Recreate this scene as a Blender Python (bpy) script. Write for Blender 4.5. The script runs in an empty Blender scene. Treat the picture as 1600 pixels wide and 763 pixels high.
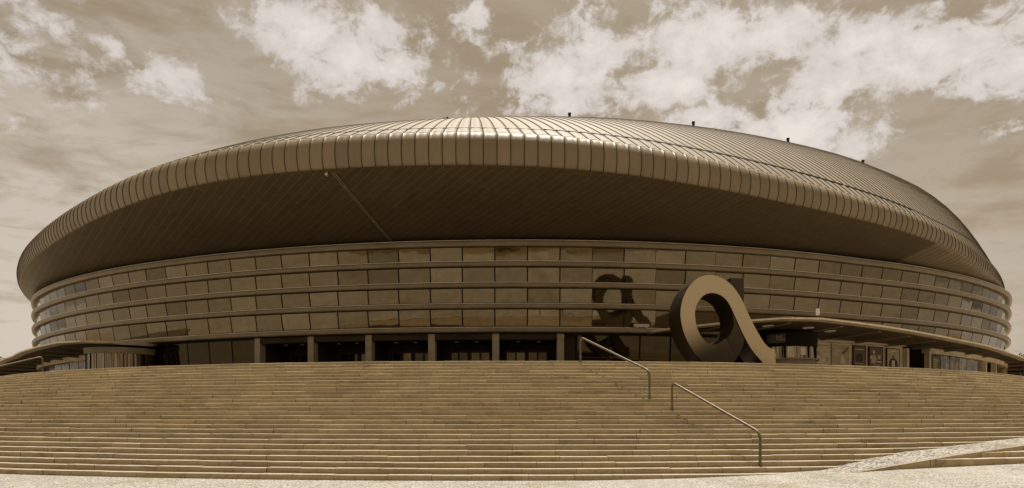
import bpy, bmesh, math, random, mathutils
import numpy as np
from mathutils import Vector, Matrix
random.seed(7)
rng = np.random.default_rng(5)
C = bpy.context.scene.collection
R = math.radians

# ------------------------------------------------------------------ helpers
EYE = 1.7                      # eye height above the plaza
CX, CY = 0.5, 94.0             # centre of the arena
SX, SY = 0.0, 68.0             # centre of the round staircase
STEP_H, STEP_T, N_STEP = 0.14, 0.36, 27
R0 = 49.7                      # radius of the lowest step edge
TZ = N_STEP * STEP_H           # terrace height (3.78)


def pol(th, r, z=0.0):
    """point round the arena centre, th in degrees from the front, z absolute"""
    a = R(th)
    r += flare(th)
    return (CX + r * math.sin(a), CY - r * math.cos(a), z)


def flare(th):
    """the glass drum is a little wider at the sides than at the front"""
    return float(np.interp(th, [-140, -100, -52, -40, -26, 26, 38, 50, 100, 140], [0, .85, .85, .45, 0, 0, .7, 1.42, 1.42, 0]))


def spol(th, r, z=0.0):
    a = R(th)
    return (SX + r * math.sin(a), SY - r * math.cos(a), z)


def link(name, me, mats, parent=None):
    o = bpy.data.objects.new(name, me)
    C.objects.link(o)
    if not isinstance(mats, (list, tuple)):
        mats = [mats]
    for m in mats:
        me.materials.append(m)
    if parent is not None:
        o.parent = parent
    return o


def build(name, verts, faces, mats, parent=None, smooth=False, mi=None, angle=None):
    me = bpy.data.meshes.new(name)
    me.from_pydata([tuple(v) for v in verts], [], faces)
    if mi is not None:
        me.polygons.foreach_set('material_index', mi)
    if smooth:
        me.polygons.foreach_set('use_smooth', [True] * len(me.polygons))
    me.update()
    if angle is not None:
        me.set_sharp_from_angle(angle=R(angle))
    return link(name, me, mats, parent)


class MB:
    """collects boxes, tubes and sweeps; build() links them as one mesh"""
    def __init__(self):
        self.v, self.f, self.mi, self.sm = [], [], [], []

    def add(self, v, f, mi=0, smooth=False):
        n = len(self.v)
        self.v += [tuple(p) for p in v]
        self.f += [tuple(n + i for i in q) for q in f]
        self.mi += [mi] * len(f)
        self.sm += [smooth] * len(f)

    def frame_box(self, o, ax, ay, az, sx, sy, sz, mi=0):
        """box with corner axes ax, ay, az; centre o; full sizes"""
        o, ax, ay, az = Vector(o), Vector(ax), Vector(ay), Vector(az)
        v = [o + ax * (sx / 2 * i) + ay * (sy / 2 * j) + az * (sz / 2 * k)
             for k in (-1, 1) for j in (-1, 1) for i in (-1, 1)]
        self.add(v, [(0, 2, 3, 1), (4, 5, 7, 6), (0, 1, 5, 4), (2, 6, 7, 3), (0, 4, 6, 2), (1, 3, 7, 5)], mi)

    def box(self, x0, x1, y0, y1, z0, z1, mi=0):
        self.frame_box(((x0 + x1) / 2, (y0 + y1) / 2, (z0 + z1) / 2), (1, 0, 0), (0, 1, 0), (0, 0, 1),
                       x1 - x0, y1 - y0, z1 - z0, mi)

    def rbox(self, th, r, z, w, d, h, mi=0):
        """box at polar th/r about the arena, w tangential, d radial, z centre"""
        a = R(th)
        self.frame_box(pol(th, r, z), (math.cos(a), math.sin(a), 0), (math.sin(a), -math.cos(a), 0), (0, 0, 1), w, d, h, mi)

    def tube(self, pts, rad, n=10, mi=0, cap=True):
        pts = [Vector(p) for p in pts]
        rads = rad if isinstance(rad, (list, tuple)) else [rad] * len(pts)
        rings = []
        ref = Vector((0.31, 0.21, 0.93)).normalized()
        for i, p in enumerate(pts):
            d = (pts[min(i + 1, len(pts) - 1)] - pts[max(i - 1, 0)]).normalized()
            s = d.cross(ref)
            if s.length < 1e-3:
                s = d.cross(Vector((1, 0, 0)))
            s.normalize()
            u = s.cross(d)
            rings.append([p + (s * math.cos(2 * math.pi * k / n) + u * math.sin(2 * math.pi * k / n)) * rads[i] for k in range(n)])
        v = [q for r_ in rings for q in r_]
        f = []
        for i in range(len(pts) - 1):
            for k in range(n):
                k2 = (k + 1) % n
                f.append((i * n + k, i * n + k2, (i + 1) * n + k2, (i + 1) * n + k))
        self.add(v, f, mi, True)
        if cap:
            self.add(rings[0], [tuple(range(n))[::-1]], mi)
            self.add(rings[-1], [tuple(range(n))], mi)

    def sweep(self, ths, prof, mi=0, smooth=True, closed=True, cap=True):
        """profile of (r, z) swept over angles; prof is a list or a function th->list"""
        P = [prof(t) if callable(prof) else prof for t in ths]
        n = len(P[0])
        v = [pol(t, r, z) for t, p in zip(ths, P) for r, z in p]
        f = []
        m = n if closed else n - 1
        for i in range(len(ths) - 1):
            for k in range(m):
                k2 = (k + 1) % n
                f.append((i * n + k, (i + 1) * n + k, (i + 1) * n + k2, i * n + k2))
        self.add(v, f, mi, smooth)
        if cap and closed:
            self.add(v[:n], [tuple(range(n))], mi)
            self.add(v[-n:], [tuple(range(n))[::-1]], mi)

    def build(self, name, mats, parent=None, angle=35):
        me = bpy.data.meshes.new(name)
        me.from_pydata(self.v, [], self.f)
        me.polygons.foreach_set('material_index', self.mi)
        me.polygons.foreach_set('use_smooth', self.sm)
        me.update()
        if any(self.sm):
            me.set_sharp_from_angle(angle=R(angle))
        return link(name, me, mats, parent)


def tag(o, label=None, cat=None, group=None, kind=None):
    if label: o['label'] = label
    if cat: o['category'] = cat
    if group: o['group'] = group
    if kind: o['kind'] = kind
    return o


def empty(name, loc=(0, 0, 0)):
    o = bpy.data.objects.new(name, None)
    C.objects.link(o)
    o.location = loc
    o.empty_display_size = 0.5
    return o


def fan(a, b, n):
    return [a + (b - a) * i / n for i in range(n + 1)]


# ------------------------------------------------------------------ materials
def mat(name, col=(.3, .2, .1), rough=.6, metal=0.0, spec=.5):
    m = bpy.data.materials.new(name)
    m.use_nodes = True
    b = m.node_tree.nodes['Principled BSDF']
    b.inputs['Base Color'].default_value = (*col, 1)
    b.inputs['Roughness'].default_value = rough
    b.inputs['Metallic'].default_value = metal
    b.inputs['Specular IOR Level'].default_value = spec
    return m


class NT:
    def __init__(self, m):
        self.t = m.node_tree
        self.n, self.l = self.t.nodes, self.t.links
        self.b = self.n.get('Principled BSDF')

    def node(self, typ, **kw):
        nd = self.n.new(typ)
        for k, v in kw.items():
            if k.startswith('i_'):
                nd.inputs[k[2:].replace('_', ' ')].default_value = v
            else:
                setattr(nd, k, v)
        return nd

    def put(self, sock, v):
        if hasattr(v, 'is_output'):
            self.l.new(v, sock)
        else:
            sock.default_value = v

    def math(self, op, a, b=None, c=None, clamp=False):
        nd = self.n.new('ShaderNodeMath')
        nd.operation = op
        nd.use_clamp = clamp
        for i, v in enumerate((a, b, c)):
            if v is not None:
                self.put(nd.inputs[i], v)
        return nd.outputs[0]

    def noise(self, vec, scale, detail=4, rough=.55, dist=0.0, out='Fac', dim='3D'):
        nd = self.n.new('ShaderNodeTexNoise')
        nd.noise_dimensions = dim
        if vec is not None:
            self.l.new(vec, nd.inputs['Vector'])
        nd.inputs['Scale'].default_value = scale
        nd.inputs['Detail'].default_value = detail
        nd.inputs['Roughness'].default_value = rough
        nd.inputs['Distortion'].default_value = dist
        return nd.outputs[out]

    def mapping(self, vec, scale=(1, 1, 1), rot=(0, 0, 0), loc=(0, 0, 0)):
        nd = self.n.new('ShaderNodeMapping')
        self.l.new(vec, nd.inputs['Vector'])
        nd.inputs['Scale'].default_value = scale
        nd.inputs['Rotation'].default_value = rot
        nd.inputs['Location'].default_value = loc
        return nd.outputs[0]

    def coord(self, out='Object'):
        return self.n.new('ShaderNodeTexCoord').outputs[out]

    def smooth(self, v, a, b, lo=0.0, hi=1.0):
        nd = self.n.new('ShaderNodeMapRange')
        nd.interpolation_type = 'SMOOTHSTEP'
        self.put(nd.inputs['Value'], v)
        nd.inputs['From Min'].default_value = a
        nd.inputs['From Max'].default_value = b
        nd.inputs['To Min'].default_value = lo
        nd.inputs['To Max'].default_value = hi
        return nd.outputs[0]

    def mix(self, fac, a, b, blend='MIX'):
        nd = self.n.new('ShaderNodeMix')
        nd.data_type = 'RGBA'
        nd.blend_type = blend
        self.put(nd.inputs[0], fac)
        for i, v in ((6, a), (7, b)):
            if isinstance(v, tuple) and len(v) == 3:
                v = (*v, 1)
            self.put(nd.inputs[i], v)
        return nd.outputs[2]

    def bump(self, h, strength=.3, dist=.02):
        nd = self.n.new('ShaderNodeBump')
        nd.inputs['Strength'].default_value = strength
        nd.inputs['Distance'].default_value = dist
        self.l.new(h, nd.inputs['Height'])
        self.l.new(nd.outputs[0], self.b.inputs['Normal'])
        return nd

    def base(self, v):
        self.l.new(v, self.b.inputs['Base Color'])

    def rough(self, v):
        self.l.new(v, self.b.inputs['Roughness'])


def mottled(name, col, var=.25, scale=1.5, rough=.6, metal=0.0, spec=.5, stretch=(1, 1, 1), bump=0.0, rv=.12):
    """a plain surface with soft blotches, fine grain and uneven gloss"""
    m = mat(name, col, rough, metal, spec)
    t = NT(m)
    c = t.mapping(t.coord(), stretch)
    n1 = t.noise(c, scale, 6, .6)
    n2 = t.noise(c, scale * 9, 4, .6)
    k = t.math('ADD', t.math('MULTIPLY', n1, .65), t.math('MULTIPLY', n2, .35))
    lo = tuple(x * (1 - var) for x in col)
    hi = tuple(min(1, x * (1 + var)) for x in col)
    t.base(t.mix(t.smooth(k, .3, .7), lo, hi))
    t.rough(t.math('ADD', rough - rv / 2, t.math('MULTIPLY', n1, rv)))
    if bump:
        t.bump(n2, bump, .01)
    return m


M = {}
# stone of the stairs: each block has its own tone, dirt runs along the course
def stone(name, col, blocks=True, dirt=.55):
    m = mat(name, col, .85, 0, .25)
    t = NT(m)
    at = t.node('ShaderNodeAttribute', attribute_name='tone')
    uv = t.coord('UV')
    d1 = t.noise(t.mapping(uv, (.33, 9.0, 1)), 1.0, 5, .65)
    d2 = t.noise(t.mapping(uv, (2.2, 22.0, 1)), 1.0, 5, .7)
    d3 = t.noise(t.coord(), 42, 3, .6)
    d4 = t.noise(t.mapping(uv, (.05, .5, 1)), 1.0, 3, .6)
    tone = t.math('ADD', t.math('MULTIPLY', at.outputs['Fac'], .26), .86)
    tone = t.math('MULTIPLY', tone, t.math('ADD', .78, t.math('MULTIPLY', d4, .44)))
    tone = t.math('MULTIPLY', tone, t.math('ADD', .86, t.math('MULTIPLY', d3, .28)))
    s = t.math('MULTIPLY', t.smooth(d1, .50, .70), t.smooth(d2, .42, .62))
    d5 = t.noise(t.mapping(uv, (6.0, 40.0, 1)), 1.0, 4, .7)
    tone = t.math('MULTIPLY', tone, t.smooth(d5, .36, .50, .78, 1.0))
    d6 = t.noise(t.mapping(uv, (1.1, 3.0, 1)), 1.0, 4, .6)
    tone = t.math('MULTIPLY', tone, t.math('MULTIPLY_ADD', d6, .5, .75))
    tone = t.math('MULTIPLY', tone, t.math('SUBTRACT', 1.0, t.math('MULTIPLY', s, dirt)))
    # darker band where tread meets riser
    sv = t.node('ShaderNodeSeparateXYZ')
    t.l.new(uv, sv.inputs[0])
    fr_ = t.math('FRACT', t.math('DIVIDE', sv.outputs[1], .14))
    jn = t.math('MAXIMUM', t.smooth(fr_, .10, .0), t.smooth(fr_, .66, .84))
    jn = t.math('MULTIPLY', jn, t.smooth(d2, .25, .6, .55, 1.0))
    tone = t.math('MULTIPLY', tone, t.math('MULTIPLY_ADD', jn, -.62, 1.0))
    cr = t.node('ShaderNodeCombineColor')
    for i in range(3):
        t.l.new(tone, cr.inputs[i])
    t.base(t.mix(1.0, (*col, 1), cr.outputs[0], 'MULTIPLY'))
    t.bump(d3, .25, .01)
    return m


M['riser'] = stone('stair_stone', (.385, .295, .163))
M['tread'] = stone('sunlit_tread_stone', (.38, .33, .265), dirt=.5)  # greyer than the risers: sunlit bleaching of the treads put into the colour
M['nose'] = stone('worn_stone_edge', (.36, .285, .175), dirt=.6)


def cobbles(name, col, joint, size):
    m = mat(name, col, .8, 0, .3)
    t = NT(m)
    c = t.coord()
    v = t.node('ShaderNodeTexVoronoi', feature='DISTANCE_TO_EDGE')
    v.inputs['Scale'].default_value = 1 / size
    v.inputs['Randomness'].default_value = .75
    t.l.new(c, v.inputs['Vector'])
    v2 = t.node('ShaderNodeTexVoronoi', feature='F1')
    v2.inputs['Scale'].default_value = 1 / size
    v2.inputs['Randomness'].default_value = .75
    t.l.new(c, v2.inputs['Vector'])
    g = t.smooth(v.outputs['Distance'], .03, .12)
    big = t.noise(c, .45, 5, .65)
    band = t.noise(t.mapping(c, (.22, .03, 1)), 1.0, 5, .7)
    band2 = t.noise(t.mapping(c, (.9, .10, 1)), 1.0, 4, .7)
    fine = t.noise(c, 14, 4, .7)
    sep = t.node('ShaderNodeSeparateColor')
    t.l.new(v2.outputs['Color'], sep.inputs[0])
    tone = t.math('ADD', .72, t.math('MULTIPLY', sep.outputs[0], .4))
    tone = t.math('MULTIPLY', tone, t.math('ADD', .75, t.math('MULTIPLY', fine, .5)))
    tone = t.math('MULTIPLY', tone, t.math('ADD', .45, t.math('ADD', t.math('MULTIPLY', band, .6), t.math('MULTIPLY', band2, .5))))
    cc = t.node('ShaderNodeCombineColor')
    for i in range(3):
        t.l.new(tone, cc.inputs[i])
    stone_c = t.mix(1.0, t.mix(t.smooth(big, .50, .70), (*col, 1), (*[x * .72 for x in col[:2]], col[2] * .5, 1)), cc.outputs[0], 'MULTIPLY')
    t.base(t.mix(g, (*joint, 1), stone_c))
    t.bump(t.math('ADD', g, fine), .5, .012)
    return m


M['plaza'] = cobbles('plaza_cobbles', (.36, .345, .315), (.15, .125, .095), .085)
M['ramp'] = cobbles('path_cobbles', (.33, .31, .275), (.06, .042, .025), .15)
M['terrace'] = mottled('terrace_paving', (.22, .17, .105), .25, .4, .85)

# metals of the roof
def roof_metal(name, col, rough, spec=.22):
    m = mat(name, col, rough, .0, spec)
    t = NT(m)
    c = t.coord()
    uv = t.coord('UV')
    pan = t.node('ShaderNodeTexWhiteNoise', noise_dimensions='1D')
    sx = t.node('ShaderNodeSeparateXYZ')
    t.l.new(uv, sx.inputs[0])
    t.l.new(t.math('FLOOR', sx.outputs[0]), pan.inputs['W'])
    st = t.noise(t.mapping(uv, (7.0, .35, 1)), 1.0, 4, .6)
    n = t.noise(c, .5, 5, .6)
    n2 = t.noise(c, 6, 5, .65)
    k = t.math('ADD', .92, t.math('MULTIPLY', pan.outputs[0], .16))
    k = t.math('MULTIPLY', k, t.math('ADD', .82, t.math('MULTIPLY', st, .36)))
    k = t.math('MULTIPLY', k, t.math('ADD', .86, t.math('MULTIPLY', n, .28)))
    cc = t.node('ShaderNodeCombineColor')
    for i in range(3):
        t.l.new(k, cc.inputs[i])
    t.base(t.mix(1.0, (*col, 1), cc.outputs[0], 'MULTIPLY'))
    t.rough(t.math('ADD', rough - .1, t.math('MULTIPLY', n2, .2)))
    t.bump(t.math('ADD', st, t.math('MULTIPLY', n2, .5)), .12, .03)
    return m


M['roof'] = roof_metal('roof_zinc', (.235, .20, .15), .62)
M['seam'] = mottled('roof_seam', (.042, .027, .012), .3, 1, .8, .0, spec=.06)
M['eave'] = roof_metal('eave_zinc', (.205, .158, .094), .48, .28)
M['gutter'] = mottled('gutter_dark', (.03, .02, .012), .3, 2, .6, .2)


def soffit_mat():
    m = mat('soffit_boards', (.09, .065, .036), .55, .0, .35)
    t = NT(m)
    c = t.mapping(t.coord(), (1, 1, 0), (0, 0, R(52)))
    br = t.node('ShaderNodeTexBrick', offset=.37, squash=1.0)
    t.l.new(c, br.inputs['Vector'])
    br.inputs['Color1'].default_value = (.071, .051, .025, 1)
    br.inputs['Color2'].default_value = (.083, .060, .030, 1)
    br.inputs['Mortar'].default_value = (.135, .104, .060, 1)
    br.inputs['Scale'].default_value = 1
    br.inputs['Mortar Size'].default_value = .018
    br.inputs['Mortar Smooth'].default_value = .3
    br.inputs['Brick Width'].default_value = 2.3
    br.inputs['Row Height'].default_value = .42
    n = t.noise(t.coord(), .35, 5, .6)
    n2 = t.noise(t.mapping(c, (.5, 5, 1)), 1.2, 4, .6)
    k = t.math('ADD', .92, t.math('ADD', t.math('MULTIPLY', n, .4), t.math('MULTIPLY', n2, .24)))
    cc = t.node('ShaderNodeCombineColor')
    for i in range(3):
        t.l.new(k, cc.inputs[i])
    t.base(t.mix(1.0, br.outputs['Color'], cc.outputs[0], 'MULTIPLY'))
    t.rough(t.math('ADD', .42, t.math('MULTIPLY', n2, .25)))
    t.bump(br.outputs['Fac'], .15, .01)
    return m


M['soffit'] = soffit_mat()


def glass(name, col, wav=.015, rough=.03):
    m = mat(name, col, rough, 1.0, .5)
    t = NT(m)
    c = t.coord()
    oi = t.node('ShaderNodeObjectInfo')
    off = t.node('ShaderNodeVectorMath', operation='ADD')
    t.l.new(c, off.inputs[0])
    cmb = t.node('ShaderNodeCombineXYZ')
    t.l.new(t.math('MULTIPLY', oi.outputs['Random'], 40.0), cmb.inputs[2])
    t.l.new(cmb.outputs[0], off.inputs[1])
    w = t.noise(off.outputs[0], .55, 2, .5)
    g = t.noise(t.mapping(c, (1.6, 1.6, .22)), 2.0, 6, .72, .4)
    g2 = t.noise(t.mapping(c, (.7, .7, 1.4)), 1.0, 5, .6, 1.6)
    k = t.math('ADD', t.smooth(g, .34, .60, .42, .50), t.smooth(g2, .25, .75, .34, .50))  # streaks and swirls put uneven reflections into the tint
    k = t.math('MULTIPLY', k, t.math('ADD', .88, t.math('MULTIPLY', oi.outputs['Random'], .18)))
    cc = t.node('ShaderNodeCombineColor')
    for i in range(3):
        t.l.new(k, cc.inputs[i])
    t.base(t.mix(1.0, (*col, 1), cc.outputs[0], 'MULTIPLY'))
    t.bump(w, wav, .5)
    return m


M['glass'] = [glass('tinted_glass', (.175, .137, .084)), glass('tinted_glass_dark', (.135, .104, .061)), glass('tinted_glass_pale', (.20, .158, .099))]
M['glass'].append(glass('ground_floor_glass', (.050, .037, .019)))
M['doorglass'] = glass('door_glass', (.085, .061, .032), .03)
M['joint'] = mottled('facade_joint', (.018, .012, .007), .3, 1, .7)
M['ledge'] = mottled('ledge_metal', (.195, .147, .083), .2, .7, .42, .35)
M['wallstone'] = mottled('wall_render', (.76, .63, .43), .2, .8, .75)
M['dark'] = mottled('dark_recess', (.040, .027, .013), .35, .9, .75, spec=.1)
M['pillar'] = mottled('pillar_concrete', (.30, .235, .15), .22, 2.2, .75, bump=.2)
M['frame'] = mottled('door_frame_metal', (.055, .038, .019), .2, 3, .5, .2, spec=.2)
M['steel'] = mottled('rail_steel', (.115, .084, .046), .25, 5, .5, .3)
M['rail_grey'] = mottled('rail_grey', (.27, .21, .13), .2, 3, .6)
M['white'] = mottled('white_paint', (.78, .74, .68), .08, 3, .5)
M['lamp'] = mottled('lamp_glass', (.45, .40, .32), .1, 3, .3)
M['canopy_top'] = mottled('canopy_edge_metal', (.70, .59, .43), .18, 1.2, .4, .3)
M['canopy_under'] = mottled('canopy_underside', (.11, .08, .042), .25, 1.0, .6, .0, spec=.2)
M['beam'] = mottled('canopy_beam', (.26, .20, .12), .2, 1.4, .55)
M['board'] = mottled('booth_board', (.016, .010, .005), .3, 2, .6, spec=.08)
M['paper'] = mottled('poster_paper', (.84, .70, .48), .18, 4, .7)
M['ink'] = mottled('poster_ink', (.06, .042, .024), .35, 5, .7)
M['inkmid'] = mottled('poster_ink_mid', (.25, .19, .115), .3, 6, .7)
M['leaf'] = mottled('foliage', (.060, .045, .020), .45, 1.6, .7, spec=.2)
M['bark'] = mottled('bark', (.09, .065, .038), .3, 6, .9)


def mullion_glass(name):
    """curved kiosk glazing: narrow vertical panes, upright light and dark reflections painted into the colour"""
    m = mat(name, (.12, .09, .05), .08, .9)
    t = NT(m)
    uv = t.coord('UV')
    sx = t.node('ShaderNodeSeparateXYZ')
    t.l.new(uv, sx.inputs[0])
    n = t.noise(t.mapping(uv, (2.3, .05, 1)), 1.6, 5, .75)
    n2 = t.noise(t.mapping(uv, (9.0, .2, 1)), 1.0, 3, .7)
    k = t.smooth(t.math('ADD', t.math('MULTIPLY', n, .7), t.math('MULTIPLY', n2, .3)), .36, .66)
    t.base(t.mix(k, (.030, .021, .011, 1), (.34, .265, .165, 1)))
    return m


def streak_glass(name):
    """shop glazing with reflections painted into its colour: uneven upright light and dark shapes"""
    m = mat(name, (.1, .08, .05), .12, .0, .6)
    t = NT(m)
    c = t.coord()
    n = t.noise(t.mapping(c, (2.2, 2.2, .9)), 1.3, 4, .6, .8)
    n2 = t.noise(t.mapping(c, (5, 5, 3)), 1.3, 4, .7, .5)
    k = t.smooth(t.math('ADD', t.math('MULTIPLY', n, .65), t.math('MULTIPLY', n2, .35)), .42, .62)
    t.base(t.mix(k, (.020, .014, .007, 1), (.42, .33, .205, 1)))
    return m


M['streak'] = streak_glass('shop_glazing')
M['kiosk'] = mullion_glass('kiosk_glazing')


# ------------------------------------------------------------------ setting
def ground_z(x):
    return float(np.interp(x, [-4, 2, 4.5, 7.3, 9.9, 14.6, 20, 60, 120], [0, .01, .05, .14, .26, .35, .42, .6, .6]))


xs = [-900, -400, -150, -80, -50, -30, -20, -14, -10] + [-8 + .5 * i for i in range(60)] + [24, 30, 50, 80, 150, 400, 900]
ys = [-900, -400, -150, -60, -20, 0] + [6 + i * 1.0 for i in range(16)] + [24, 40, 70, 150, 400, 900]
v = [(x, y, ground_z(x) if y < 60 else 0.0) for y in ys for x in xs]
nx = len(xs)
f = [(j * nx + i, j * nx + i + 1, (j + 1) * nx + i + 1, (j + 1) * nx + i) for j in range(len(ys) - 1) for i in range(nx - 1)]
tag(build('plaza', v, f, M['plaza'], smooth=True), kind='structure')

v, f = [], []
ed = random.Random(4)
for i in range(61):
    x_ = -90 + 3 * i
    v += [(x_, -20.5 + ed.uniform(-.8, .8) - .0012 * x_ * x_, .012 + ground_z(x_)), (x_, -75 + ed.uniform(-1, 1), .012 + ground_z(x_))]
for i in range(60):
    f.append((2 * i, 2 * i + 1, 2 * i + 3, 2 * i + 2))
M['unseen_lawn'] = mottled('unseen_lawn_grass', (.16, .125, .062), .45, .25, .9, spec=.1, bump=.3)
tag(build('unseen_lawn', v, f, M['unseen_lawn']), kind='structure')  # added out of view behind the camera for the glass to mirror

# terrace: round front, spreading out behind
RT = R0 - N_STEP * STEP_T + .05   # a little under the top block
AEND = 66
outline = [spol(a, RT - .1, TZ - .006) for a in fan(-AEND, AEND, 120)]
e = outline[-1]
outline += [(60, e[1], TZ - .006), (110, 70, TZ - .006), (110, 190, TZ - .006), (-110, 190, TZ - .006), (-110, 70, TZ - .006), (-60, e[1], TZ - .006)]
n = len(outline)
v = outline + [(x, y, -.3) for x, y, z in outline]
f = [tuple(range(n))] + [(i, n + i, n + (i + 1) % n, (i + 1) % n) for i in range(n)]
tag(build('terrace', v, f, M['terrace']), kind='structure')


# ------------------------------------------------------------------ stairs
def course(name, parent, r_out, z_top, a0, a1, zbot=None, depth=STEP_T + .12, seed=0, height=STEP_H, blen=1.18):
    """one step: a row of stone blocks, each slightly out of line"""
    r_f = r_out if callable(r_out) else None
    z_f = z_top if callable(z_top) else None
    rnd = random.Random(seed)
    v, f, mi, tone, uvs = [], [], [], [], []
    a = a0 - (rnd.random() * 1.2 if r_f is None and a0 < 0 else 0)
    while a < a1:
        if r_f: r_out = r_f((a + .6))
        L = blen * rnd.uniform(.72, 1.25)
        da = math.degrees(L / r_out)
        b0, b1 = a + .004, min(a + da - .004, a1 + .5)
        dz = rnd.gauss(0, .0035)
        dr = rnd.gauss(0, .006)
        tl = rnd.gauss(0, .0016)
        tn = min(1, max(0, rnd.gauss(.5, .24)))
        zt, zb = (z_f(a) if z_f else z_top) + dz, (z_top - height - .05 if zbot is None else zbot)
        slope = (z_f(b1) - z_f(b0)) / 2 if z_f else 0.0
        tl = slope if z_f else tl
        ro, ri = r_out + dr, r_out - depth
        c = .006 + rnd.random() * .009
        nsub = 2
        ang = fan(b0, b1, nsub)
        for i in range(nsub):
            p, q = ang[i], ang[i + 1]
            zp, zq = (zt + tl * (i - 1), zt + tl * i) if not z_f else (zt + tl * i, zt + tl * (i + 1))
            if r_f:
                rp_, rq_ = r_f(p) + dr, r_f(q) + dr
            else:
                rp_ = rq_ = ro
            base = len(v)
            v += [spol(p, rp_, zb), spol(q, rq_, zb), spol(q, rq_, zq - c), spol(p, rp_, zp - c),
                  spol(q, rq_ - c, zq), spol(p, rp_ - c, zp), spol(q, rq_ - depth, zq), spol(p, rp_ - depth, zp)]
            fs = [((0, 1, 2, 3), 0), ((3, 2, 4, 5), 2), ((5, 4, 6, 7), 1)]
            for q4, k in fs:
                f.append(tuple(base + j for j in q4)); mi.append(k); tone.append(tn)
                for j in q4:
                    aa = p if j in (0, 3, 5, 7) else q
                    w = {0: 0, 1: 0, 2: .5, 3: .5, 4: .6, 5: .6, 6: .95, 7: .95}[j]
                    uvs.append((math.radians(aa) * r_out + seed * 7.13, (seed + w) * .14))
        # block ends
        for t, flip in ((b0, 0), (b1, 1)):
            base = len(v)
            z_ = zt - .001 if not z_f else z_f(t) + dz - .001
            if r_f: ro = r_f(t) + dr; ri = ro - depth
            v += [spol(t, ro, zb), spol(t, ro, z_ - c), spol(t, ro - c, z_), spol(t, ri, z_), spol(t, ri, zb)]
            q5 = (0, 1, 2, 3, 4) if not flip else (4, 3, 2, 1, 0)
            f.append(tuple(base + j for j in q5)); mi.append(0); tone.append(tn)
            uvs += [(seed * 3.3, seed * .14)] * 5
        a += da
    me = bpy.data.meshes.new(name)
    me.from_pydata(v, [], f)
    me.polygons.foreach_set('material_index', mi)
    uvl = me.uv_layers.new(name='UVMap')
    uvl.data.foreach_set('uv', [x for p in uvs for x in p])
    at = me.attributes.new('tone', 'FLOAT', 'FACE')
    at.data.foreach_set('value', tone)
    me.update()
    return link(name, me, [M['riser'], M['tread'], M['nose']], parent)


stair = empty('staircase', spol(0, R0))
stair_loc = Vector(stair.location)
tag(stair, 'wide curved pale stone staircase climbing from the plaza to the arena terrace', 'staircase')


def fix(parent):
    """children were built in world space: keep them there"""
    for ch in parent.children:
        ch.matrix_parent_inverse = Matrix.Translation(-Vector(parent.location))


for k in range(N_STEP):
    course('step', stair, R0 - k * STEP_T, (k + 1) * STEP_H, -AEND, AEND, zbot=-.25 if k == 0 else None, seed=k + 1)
fix(stair)

# cobbled ramp that climbs to the right between the flights
TH = [(6.0, -.12), (8.8, .09), (10.1, .22), (11.9, .42), (13.7, .58), (17, .76), (19, .85), (21.3, .96), (30, 1.3), (45, 1.6)]
def ramp_z(t):
    return float(np.interp(t, [a for a, b in TH], [b for a, b in TH]))
def ramp_ro(t):
    return float(np.interp(t, [6, 8.8, 10.1, 12.6, 14.8, 19, 24, 45], [50.75, 50.7, 50.62, 50.45, 50.05, 49.35, 49.0, 48.8]))
v, f = [], []
ths = fan(6, 45, 120)
for t in ths:
    z = ramp_z(t)
    ro = ramp_ro(t)
    ri = R0 - z / STEP_H * STEP_T - .9
    v += [spol(t, ri, z), spol(t, (ri + ro) / 2, z + .012), spol(t, ro - .25, z), spol(t, ro - .25, z - .05), spol(t, ro - .25, -.3)]
for i in range(len(ths) - 1):
    for j in range(4):
        a = i * 5 + j
        f.append((a, a + 1, a + 6, a + 5))
mi = [0 if j < 3 else 1 for i in range(len(ths) - 1) for j in range(4)]
tag(build('path', v, f, [M['ramp'], M['riser']], mi=mi), kind='structure')

low = empty('step_flight', spol(14, 50, .3))
tag(low, 'short flight of low stone steps under the cobbled ramp at the lower right', 'steps')
course('kerb_step', low, lambda t: ramp_ro(t) - .15, lambda t: ramp_z(t) + .006, 10.0, 44, zbot=-.2, seed=60, depth=.12)
course('step', low, 49.82, .65, 14.85, 44, zbot=-.2, seed=61, depth=1.0)
course('step', low, 50.22, .50, 12.85, 44, zbot=-.2, seed=62, depth=1.0)
fix(low)


# ------------------------------------------------------------------ arena
arena = empty('arena_building', (CX, CY - 52, TZ))
tag(arena, 'huge round arena with a ribbed metal dome overhanging bands of dark glass', 'arena')
E0 = EYE
T = np.array([(-180, 11.0, 12.4, 53.0), (-75, 10.9, 12.3, 53.1), (-60, 11.0, 12.4, 53.4), (-50, 11.1, 12.5, 54.0), (-42, 11.2, 12.65, 54.8),
     (-35.5, 11.35, 12.8, 55.6), (-30.3, 11.45, 12.9, 56.6), (-24.7, 11.6, 13.05, 57.8), (-20.7, 11.8, 13.3, 58.8), (-17, 12.0, 13.5, 59.3),
     (-14.2, 12.1, 13.6, 59.5), (-11.2, 12.2, 13.7, 59.5), (-6.5, 12.2, 13.7, 59.4), (-2, 12.2, 13.7, 59.3), (1.3, 12.2, 13.65, 59.1),
     (3.7, 12.1, 13.5, 58.8), (6.4, 12.0, 13.35, 58.3), (8.8, 11.9, 13.2, 57.9), (11.9, 11.75, 13.0, 57.2), (16.4, 11.6, 12.75, 56.4),
     (20.8, 11.5, 12.6, 55.7), (25.1, 11.4, 12.4, 55.2), (29.5, 11.3, 12.2, 54.6), (37, 10.95, 11.7, 53.8), (45, 10.6, 11.2, 53.2),
     (55, 10.45, 10.8, 52.8), (70, 10.5, 11.0, 52.8), (180, 11.0, 12.4, 53.0)])
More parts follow.
